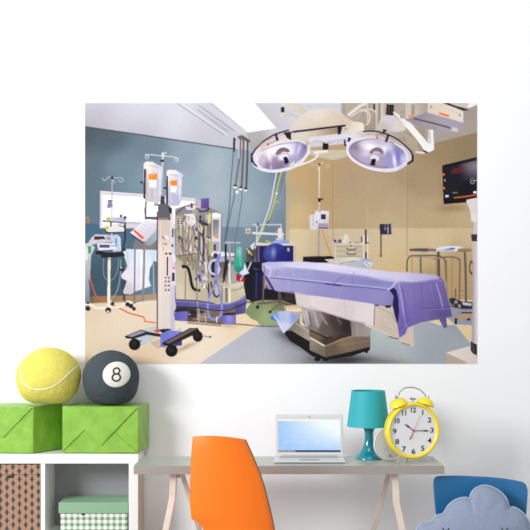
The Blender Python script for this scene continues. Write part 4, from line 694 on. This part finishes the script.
for s, x0, x1, xb in ((-1, 173.2, 172.2, 165.6), (1, 395.4, 396.8, 403)):
    dz = (Z(498 if s < 0 else 503)); slope = (X(xb)-X(x1))/(Z(530)-dz)
    xe = X(x1)+slope*(.0-dz)
    board([(X(x0), zu), (X(x1), dz), (xe, 0)], .031, (CY+dL, CY+dL+.045), 'leg')
    # straight rear leg, leaning the other way
    dR = 4.84; a = X(179.6 if s < 0 else 391, dR); b = X(199 if s < 0 else 374.2, dR); slope = (b-a)/(Z(530, dR)-zu)
    board([(a, zu), (a+slope*(0-zu), 0)], .023, (CY+dR, CY+dR+.035), 'leg')
    xm = (X(x0)+a)/2
    MB().box(min(X(x0), a)-.016, max(X(x0), a)+.016, CY+dL+.045, CY+dR, zu-.035, zu).build('trestle_rail', M_leg, desk, bevel=.002)

# ================================================================ laptop
lp = empty('laptop', (W(309.5, 0, 4.78).x, CY+4.77, zD), 'silver laptop open on the desk with a bright blue screen', 'laptop')
zb = zD+.016
bx = lambda px, d: (px-265)*d/F
P = [(bx(273.6, 4.68), CY+4.68, zD+.003), (bx(345.6, 4.68), CY+4.68, zD+.003), (bx(343.6, 4.87), CY+4.87, zD+.003), (bx(275, 4.87), CY+4.87, zD+.003)]
MB().prism(P, (0, 0, .0075)).build('base', M_silver, lp, bevel=.003)
P = [(x*1, y, z-.003) for x, y, z in P]; Pm = [(x+(-1 if i in (1, 2) else 1)*.012, y+(.012 if i < 2 else -.01), zD) for i, (x, y, z) in enumerate(P)]
MB().prism(Pm, (0, 0, .004)).build('rubber_feet', M_hole, lp)
MB().box(P[0][0]+.03, P[1][0]-.03, CY+4.79, CY+4.845, zD+.0105, zD+.0125).build('keyboard', M_silver2, lp)
MB().box(-.05+.22, .05+.22, CY+4.70, CY+4.76, zD+.0105, zD+.0112).build('trackpad', M_silver2, lp)
dS_ = 4.86; l0, l1 = bx(275.4, dS_), bx(343.2, dS_); z0 = zD+.012; z1 = CZ-(414.8-325)*dS_/F
tilt = .018
def ly(z): return CY+4.856+tilt*(z-z0)/(z1-z0)
def slab(x0, x1, za, zb_, off, th): return [(x0, ly(za)+off, za), (x1, ly(za)+off, za), (x1, ly(zb_)+off, zb_), (x0, ly(zb_)+off, zb_)], (0, th, 0)
def lap(nm, m, x0, x1, za, zb_, off, th, bev=0):
    a, b = slab(x0, x1, za, zb_, off, th); return MB().prism(a, b).build(nm, m, lp, bevel=bev)
lap('lid', M_silver, l0, l1, z0, z1, 0, .008, .003)
lap('hinge', M_silver2, l0+.03, l1-.03, z0-.004, z0+.004, -.004, .008, .001)
sx0, sx1 = bx(278.2, dS_), bx(340.6, dS_); s0, s1 = CZ-(452-325)*dS_/F, CZ-(419.8-325)*dS_/F
def screen_mat():
    m = mat('lit_laptop_screen', (30, 30, 34), .3); n = m.node_tree.nodes; L = m.node_tree.links; x, y, z = objxyz(m)
    ex, ez = lp.location.x, lp.location.z
    u = nmath(m, 'DIVIDE', nmath(m, 'SUBTRACT', x, sx0), sx1-sx0); v = nmath(m, 'DIVIDE', nmath(m, 'SUBTRACT', z, s0), s1-s0)
    g = nmath(m, 'MULTIPLY', nmath(m, 'MULTIPLY', u, nmath(m, 'POWER', nmath(m, 'MAXIMUM', v, .0), .8)), 1.5)
    nz = n.new('ShaderNodeTexNoise'); nz.inputs['Scale'].default_value = 9; nz.inputs['Detail'].default_value = 1
    g = nmath(m, 'ADD', g, nmath(m, 'MULTIPLY', nmath(m, 'SUBTRACT', nz.outputs['Fac'], .48), .25)); g = nmath(m, 'MINIMUM', nmath(m, 'MAXIMUM', g, 0), 1)
    c = mix2(m, g, (158, 200, 246), (240, 250, 255))
    c = mix2(m, nmath(m, 'GREATER_THAN', v, .955), c, (244, 246, 248))
    bar = nmath(m, 'LESS_THAN', v, .06)
    c = mix2(m, bar, c, (44, 66, 98))
    ic = nmath(m, 'MULTIPLY', nmath(m, 'MULTIPLY', nmath(m, 'LESS_THAN', u, .27), bar), nmath(m, 'GREATER_THAN', nmath(m, 'FRACT', nmath(m, 'MULTIPLY', u, 30)), .55))
    c = mix2(m, ic, c, (190, 200, 210))
    b = n['Principled BSDF']; b.inputs['Base Color'].default_value = (.01, .01, .01, 1); L.new(c, b.inputs['Emission Color']); b.inputs['Emission Strength'].default_value = 1.
    return m
lap('screen', screen_mat(), sx0, sx1, s0, s1, -.001, .002)
w_ = W(309.3, 417.2, dS_); cm = MB(); cm.lathe([(0, 0), (.0026, 0), (.0026, .002)], (w_.x, ly(w_.z)-.001, w_.z), M=Matrix.Rotation(math.pi/2, 3, 'X'), n=16); cm.build('webcam', M_hole, lp)

# ================================================================ table lamp
dT = 4.86; kT = dT/F; lx = (369.-265)*kT; lyy = CY+dT
lamp = empty('table_lamp', (lx, lyy, zD), 'teal table lamp with flared glossy foot and tapered shade, right of the laptop', 'lamp')
R_ = lambda r: r*kT
prof = [(0, .001), (14.4, .001), (14.5, .6), (13.2, 2.4), (11.2, 4.6), (8.8, 7.2), (6.8, 10.4), (5.4, 14), (4.6, 18), (4.3, 22), (4.4, 26), (5.2, 28.4), (6.4, 30.4), (8.2, 32.), (8.6, 33.), (3, 33.8), (0, 34)]
prof = [(R_(r), R_(h)) for r, h in prof]
MB().lathe(prof, (lx, lyy, zD), n=64).build('lamp_foot', M_teal, lamp, smooth=True)
zs0, zs1 = CZ-(426-325)*kT-.001, CZ-(390.6-325)*kT
r0, r1 = R_(21.3), R_(16.7)
MB().lathe([(r0, zs0-zD), (r1, zs1-zD), (r1-.002, zs1-zD), (r0-.002, zs0-zD), (r0, zs0-zD)], (lx-.004, lyy, zD), n=64).build('lamp_shade', M_shade, lamp, smooth=False)
for p in lamp.children[-1].data.polygons: p.use_smooth = True
lamp.children[-1].modifiers.new('e', 'EDGE_SPLIT')
MB().lathe([(0, .0), (.014, 0), (.014, .03), (.022, .04), (.024, .06), (.016, .08), (0, .085)], (lx-.002, lyy, zD+R_(33.8)), n=24).build('bulb', M_patch, lamp, smooth=True)
MB().tube([(lx-.004-r1+.001, lyy, zs1-.02), (lx, lyy, zs1-.03), (lx-.004+r1-.001, lyy, zs1-.02)], .0012, 6).build('shade_support', M_chrome, lamp)

# ================================================================ alarm clock
dC = 4.68; kC = dC/F; cc = W(413.9, 430.8, dC)
clock = empty('alarm_clock', (cc.x, cc.y, zD), 'yellow twin bell alarm clock standing at the right end of the desk', 'clock')
th = math.radians(15); nrm = Vector((math.sin(th), -math.cos(th), 0)); rgt = Vector((math.cos(th), math.sin(th), 0)); UP = Vector((0, 0, 1))
R = 28.2*kC
BM = Matrix((rgt, UP, nrm)).transposed()        # local x right, y up, z out of the dial
dep = .075
def CL(prof, n=64, at=(0, 0, 0)): b = MB(); b.lathe(prof, cc+BM @ Vector(at), M=BM, n=n); return b
CL([(0, -dep), (R*.80, -dep), (R*.95, -dep*.86), (R*1.0, -dep*.6), (R*1.0, -.012), (R*1.005, -.004), (R*.97, .004), (R*.92, .005), (R*.885, .0), (R*.87, -.010), (0, -.010)]).build('case', M_yel, clock, smooth=True)
CL([(0, -.006), (R*.885, -.006), (R*.885, -.0095)]).build('dial', M_face, clock)
for k in range(12):
    nb = MB()
    s = str(12 if k == 0 else k); v, f = text_mesh(s, .034, .0003, .0006); a = math.pi/2-math.pi*k/6
    ctr = Vector((R*.715*math.cos(a), R*.735*math.sin(a), -.0052)); sx = .95 if len(s) == 2 else 1.25
    nb.add([cc+BM @ (Vector((p.x*sx, p.y*1.02, p.z))+ctr) for p in v], f)
    nb.build('numeral', M_black, clock)
def hand(pts2, z, m, nm):
    MB().prism([cc+BM @ Vector((x, y, z)) for x, y in pts2], nrm*.0008).build(nm, m, clock)
def dirpoly(ang, prof):       # prof [(dist, halfwidth)]
    a = math.radians(ang); d = Vector((math.cos(a), math.sin(a))); q = Vector((-d.y, d.x))
    return [d*t_+q*w2 for t_, w2 in prof]+[d*t_-q*w2 for t_, w2 in reversed(prof)]
hand(dirpoly(143.5, [(-.006, .0018), (.026, .0018), (.034, .0045), (.042, .0038), (.060, .0004)]), -.0038, M_black, 'hour_hand')
hand(dirpoly(-1.5, [(-.006, .0014), (.048, .0014), (.060, .0034), (.068, .003), (.083, .0004)]), -.0028, M_black, 'minute_hand')
hand(dirpoly(65, [(-.045, .0032), (-.022, .0022), (0, .0008), (.082, .0004)]), -.0018, M_red, 'second_hand')
CL([(0, 0), (.0045, 0), (.0045, -.004)], 20).build('hub', M_red, clock)
for s in (-1, 1):
    a = math.radians(90-s*29.5); c0 = Vector((math.cos(a), math.sin(a), 0)); pos = c0*(R*1.035)+Vector((.006, 0, -.035))
    zz = Vector((c0.x*.72, c0.y+.15, 0)).normalized(); xx_ = Vector((zz.y, -zz.x, 0)); LM = Matrix((xx_, Vector((0, 0, 1)), zz)).transposed()
    rb = .0455
    b = MB(); b.lathe([(0, .034), (rb*.35, .0325), (rb*.68, .026), (rb*.90, .015), (rb*1.0, .002), (rb*1.03, -.001), (rb*.96, -.002), (rb*.6, .018), (0, .024)], cc+BM @ pos, M=BM @ LM, n=40)
    bell = b.build('bell', M_yel, clock, smooth=True)
    b = MB(); b.lathe([(0, -.012), (.005, -.012), (.005, .036), (.0075, .038), (.0075, .043), (.003, .045), (.003, .052), (0, .054)], cc+BM @ pos, M=BM @ LM, n=20); b.build('bell_post', M_chrome, clock)
    # feet
    a2 = Vector((s*R*.50, -R*.86, -.012)); b2 = Vector((s*R*.63, -(cc.z-zD)+.003, .0)); MB().tube([cc+BM @ a2, cc+BM @ b2], [.0055, .0030], 12).build('foot', M_chrome, clock)
a2 = Vector((0, -R*.93, -dep*.8)); b2 = Vector((0, -(cc.z-zD)+.003, -dep*1.15)); MB().tube([cc+BM @ a2, cc+BM @ b2], [.005, .003], 12).build('foot', M_chrome, clock)
hp = [(-.070, R+.024, -.035), (-.068, R+.034, -.035), (-.054, R+.056, -.035), (-.028, R+.071, -.035), (.014, R+.071, -.035), (.050, R+.058, -.035), (.074, R+.036, -.035), (.080, R+.024, -.035)]
MB().tube([cc+BM @ p for p in spline(hp, 6)], .0032, 10).build('handle', M_chrome, clock, smooth=True)
MB().tube([cc+BM @ Vector(p) for p in ((.010, R*.98, -.035), (.010, R+.014, -.035))], .0025, 8).add(*(lambda b: (b.v, b.f))(MB().tube([cc+BM @ Vector((-.004, R+.017, -.035)), cc+BM @ Vector((.024, R+.014, -.035))], .0055, 12))).build('hammer', M_chrome, clock)

# ---- pale disc between lamp and clock
pd = W(389.5, 442, 4.770)
disc = empty('pale_disc', (pd.x, pd.y, zD), 'pale grey round disc with faint marks, half hidden behind the yellow clock', 'disc')
pr = (460.2-426)/2*4.777/F; pz = zD+pr
DM = Matrix.Rotation(math.radians(90), 3, 'X'); DM = Matrix.Rotation(math.radians(17), 3, 'Z') @ DM
cP = Vector((pd.x, pd.y, pz))
b = MB(); b.lathe([(0, -.010), (pr*.96, -.010), (pr, -.006), (pr, .004), (pr*.97, .008), (pr*.93, .0065), (0, .0065)], cP, M=DM, n=56); b.build('disc_body', M_disc, disc, smooth=False)
mk = MB()
for a, b_ in (((-.033, -.036), (-.026, -.024)), ((-.010, -.050), (-.002, -.050))):
    p = cP+DM @ Vector((a[0], a[1], .0075)); q = cP+DM @ Vector((b_[0], b_[1], .0075)); mk.tube([p, q], .0013, 6)
mk.build('marks', M_silver2, disc)
b = MB(); b.lathe([(0, 0), (.006, 0), (.006, .006), (.0035, .008), (0, .008)], cP+DM @ Vector((-.006, -.058, .006)), M=DM, n=20); b.build('knob', M_chrome, disc)

# ================================================================ orange chair (seen from behind)
dO = 4.20; kO = dO/F
oc = empty('shell_chair', (W(230, 0, dO).x, CY+dO+.2, 0), 'orange plastic chair seen from behind, pulled up to the desk', 'chair')
left = [(192.8, 438.2), (191.6, 452), (190.5, 466.6), (189.9, 485), (189.8, 503), (190.4, 516), (191.4, 522.6), (199.4, 527.6), (203, 534), (206, 545), (208, 560)]
right = [(245.9, 441.2), (253, 457), (260.6, 475.8), (265.4, 491), (268.9, 506), (271.6, 517), (273.1, 524), (274.3, 530.5), (275.4, 538), (276, 548), (276, 562)]
def resample(P, n):
    P = [Vector((x, y)) for x, y in P]; S = [0]
    for a, b in zip(P[:-1], P[1:]): S.append(S[-1]+(b-a).length)
    out = []
    for k in range(n):
        s = S[-1]*k/(n-1); i = max(j for j in range(len(S)-1) if S[j] <= s+1e-9); t_ = (s-S[i])/(S[i+1]-S[i]); out.append(P[i].lerp(P[i+1], min(1, t_)))
    return out
def shell(rows, nc, yfun, thick, mats, name, parent, arc=0.):
    V = []; Fc = []; fm = []; nr = len(rows)
    for side in (0, 1):
        for i, (a, b) in enumerate(rows):
            for j in range(nc+1):
                u = j/nc; x = a[0]*(1-u)+b[0]*u; z = a[1]*(1-u)+b[1]*u
                if i == 0: z += arc*4*u*(1-u)
                elif i == 1: z += arc*.6*4*u*(1-u)
                V.append(Vector((x+side*.006*max(0, u*2-1)**6, yfun(x, z, u, i/(nr-1))+side*thick, z)))
    w1 = nc+1; off = nr*w1
    for i in range(nr-1):
        for j in range(nc):
            a = i*w1+j; Fc.append((a, a+1, a+w1+1, a+w1)); fm.append(0); Fc.append((off+a, off+a+w1, off+a+w1+1, off+a+1)); fm.append(0)
    for i in range(nr-1):
        for j in (0, nc): a = i*w1+j; Fc.append((a, a+w1, off+a+w1, off+a)); fm.append(1)
    for i in (0, nr-1):
        for j in range(nc): a = i*w1+j; Fc.append((a, a+1, off+a+1, off+a)); fm.append(1)
    return mesh_obj(name, V, Fc, mats, parent, smooth=True, fmat=fm, bevel=.002)
nR = len(left); dO2 = dO+.05; rows = [((bx(l[0]-.3, dO2), CZ-(l[1]-325)*kO), (bx(r[0]-1., dO2), CZ-(r[1]-325)*kO)) for l, r in zip(left, right)]
zt_ = rows[0][0][1]
shell(rows, 18, lambda x, z, u, v: CY+dO+.02+.035*((2*u-1)**2)+.05*((zt_-z)/.55)**2, .010, [M_orange, M_orange_edge], 'backrest', oc, arc=.013)
xcl, xcr = rows[-1][0][0], rows[-1][1][0]; zb_ = rows[-1][0][1]; yb = CY+dO+.075
srows = []
for k in range(10):
    t_ = k/9; srows.append(t_)
V = []; Fc = []
sw = (xcr-xcl)/2+.035; sc = (xcl+xcr)/2
prof = [(0, .0), (.02, -.035), (.06, -.055), (.12, -.06), (.20, -.058), (.28, -.05), (.33, -.042), (.36, -.052), (.375, -.07)]
for side in (0, 1):
    for (yy_, zz_) in prof:
        for j in range(13):
            u = j/12*2-1; wf = sw*(1-.12*max(0, yy_-.25)/.12) if yy_ > .02 else sw-.03
            V.append((sc+u*wf, yb+yy_+.005, zb_+.012+zz_+.018*u*u-side*.010))
m_ = len(prof); off = m_*13
for i in range(m_-1):
    for j in range(12): a = i*13+j; Fc += [(a, a+1, a+14, a+13), (off+a, off+a+13, off+a+14, off+a+1)]
    for j in (0, 12): a = i*13+j; Fc.append((a, a+13, off+a+13, off+a))
for i in (0, m_-1):
    for j in range(12): a = i*13+j; Fc.append((a, a+1, off+a+1, off+a))
mesh_obj('seat', V, Fc, M_orange, oc, smooth=True)
zs = zb_-.075
for sx_ in (-1, 1):
    for (ya, yb2) in ((.07, .01), (.30, .36)):
        MB().tube([(sc+sx_*.10, yb+ya, zs+.01), (sc+sx_*.17, yb+yb2, .012)], [.011, .009], 12).build('leg', M_metal, oc, smooth=True)
MB().box(sc-.12, sc+.12, yb+.05, yb+.32, zs, zs+.012).build('seat_frame', M_metal, oc, bevel=.003)

# ================================================================ blue chair with cloud cushion (facing the room)
dQ = 4.62
bc = empty('wooden_chair', (bx(480, dQ), CY+4.45, 0), 'blue wooden chair at the right edge, a cloud cushion on its seat', 'chair')
c = [(434.4, 484), (435.6, 479.6), (440.5, 477.2), (460, 476.9), (480, 477.6), (500, 478.6), (516, 480.6), (523.4, 482.8), (526.2, 489), (526.0, 500), (524.0, 530), (521.5, 560), (516, 566), (500, 568), (450, 566), (443, 563), (439.6, 555), (437.2, 520), (435.4, 500)]
out = spline([(bx(x, dQ), 0, CZ-(y-325)*dQ/F) for x, y in c], 4, True)
cxb = sum(p.x for p in out)/len(out); czb = sum(p.z for p in out)/len(out)
def ybk(p): return CY+dQ-.05*((p.x-cxb)/.22)*.4-.025*(1-((p.x-cxb)/.22)**2)*-1*0+.03*(1-((p.x-cxb)/.23)**2)
V = []; Fc = []; fm = []; n = len(out); RG = [1, .85, .65, .4, .2]
for side in (0, 1):
    for r in RG:
        for p in out: q = Vector((cxb+(p.x-cxb)*r, 0, czb+(p.z-czb)*r)); V.append((q.x+side*.005*(q.x > cxb)*r, ybk(q)+side*.014, q.z))
    q = Vector((cxb, 0, czb)); V.append((cxb, ybk(q)+side*.014, czb))
st = len(RG)*n+1
for side in (0, 1):
    o_ = side*st
    for r in range(len(RG)-1):
        for k in range(n): a = o_+r*n+k; b_ = o_+r*n+(k+1) % n; Fc.append((a, b_, b_+n, a+n)); fm.append(0)
    for k in range(n): Fc.append((o_+(len(RG)-1)*n+k, o_+(len(RG)-1)*n+(k+1) % n, o_+st-1)); fm.append(0)
for k in range(n): Fc.append((k, (k+1) % n, st+(k+1) % n, st+k)); fm.append(1)
mesh_obj('backrest', V, Fc, [M_blue, M_blue_edge], bc, smooth=True, fmat=fm, bevel=.0015)
zseat = .335; x0, x1 = bx(437, dQ), bx(523, dQ)
MB().prism([(x0, CY+4.60, zseat-.016), (x1, CY+4.60, zseat-.016), (x1+.01, CY+4.25, zseat-.016), (x1-.02, CY+4.23, zseat-.016), (x0+.02, CY+4.23, zseat-.016), (x0-.01, CY+4.25, zseat-.016)], (0, 0, .016)).build('seat', M_blue, bc, bevel=.004)
for xx_ in (x0+.03, x1-.03):
    MB().tube([(xx_, CY+4.60, .01), (xx_, CY+4.615, zseat-.02), (xx_, CY+4.668, .36), (xx_, CY+4.668, .48)], .010, 12).build('leg', M_metal, bc, smooth=True)
    MB().tube([(xx_, CY+4.27, .01), (xx_, CY+4.28, zseat-.016)], .010, 12).build('leg', M_metal, bc, smooth=True)
dP = 4.50
cl = [(415.6, 531), (418, 526.6), (421.4, 524), (426.4, 522.6), (431.8, 521.2), (434.6, 518), (438, 515.6), (443.4, 514.6), (446.4, 510.6), (450, 506), (455, 502.2), (461.2, 499.8), (467, 499), (471.4, 499.6), (473, 495.4), (476.6, 491.2), (482, 488.4), (488, 487.4), (494, 488.8), (500.6, 492), (505.6, 496.4), (508.8, 501), (510.6, 507.8), (516, 508.4), (521.4, 511.6), (526, 516.4), (529.4, 523), (531, 530), (531, 537), (528, 543), (520, 547.6), (500, 549.4), (470, 549.8), (440, 549), (424, 546), (417, 541), (414.6, 536)]
out = spline([(bx(x, dP), 0, CZ-(y-325)*dP/F) for x, y in cl], 4, True)
zmin = min(p.z for p in out); 
for p in out: p.z += (zseat+.008-zmin)*0
cu = empty('cloud_cushion', (bx(473, dP), CY+dP-.05, zseat), 'grey blue cloud shaped cushion with piped edge on the blue chair', 'cushion')
shz = zseat+.010-zmin
cxc, czc = bx(473, dP), CZ-(528-325)*dP/F
def lean(z): return CY+dP-.02+.10*(z-zseat)/.30-.03
V = []; Fc = []; n = len(out); RG = [1, .97, .92, .85, .75, .62, .48, .33, .18]
for side in (-1, 1):
    for r in RG:
        for k, p in enumerate(out):
            hgt = .062*math.sqrt(max(0, 1-r**2.6))+.003*math.sin(k*.45)*max(0, 1-abs(r-.85)/.15)
            el_ = math.atan2((p.z-czc)*1.9, p.x-cxc); ez_ = Vector((cxc+.235*math.cos(el_), 0, czc+.125*math.sin(el_))); sm_ = r**4; q = Vector((cxc+((p.x-cxc)*sm_+(ez_.x-cxc)*(1-sm_))*r, 0, czc+((p.z-czc)*sm_+(ez_.z-czc)*(1-sm_))*r)); V.append((q.x, lean(q.z)+side*hgt, q.z))
    V.append((cxc, lean(czc)+side*.062, czc))
st = len(RG)*n+1
for side in (0, 1):
    o_ = side*st
    for r in range(len(RG)-1):
        for k in range(n): a = o_+r*n+k; b_ = o_+r*n+(k+1) % n; Fc.append((a, b_, b_+n, a+n))
    for k in range(n): Fc.append((o_+(len(RG)-1)*n+k, o_+(len(RG)-1)*n+(k+1) % n, o_+st-1))
cb = mesh_obj('cushion_body', V, Fc, M_cloud, cu, smooth=True); weld(cb, 1e-4)
hit = caster(cb)
MB().tube([(p.x, lean(p.z), p.z) for p in out], .0045, 8, closed=True).build('piping', M_pipe, cu, smooth=True)
for ex in (446.2, 505):
    e_ = spline([(bx(ex-3.4, 4.43), 0, CZ-(528.4-325)*4.43/F), (bx(ex-1.4, 4.43), 0, CZ-(530.6-325)*4.43/F), (bx(ex+1.4, 4.43), 0, CZ-(530.8-325)*4.43/F), (bx(ex+3.4, 4.43), 0, CZ-(528.6-325)*4.43/F)], 4)
    MB().tube([hit(p.x, p.z, .001) for p in e_], .0022, 6).build('stitched_eye', M_black, cu)
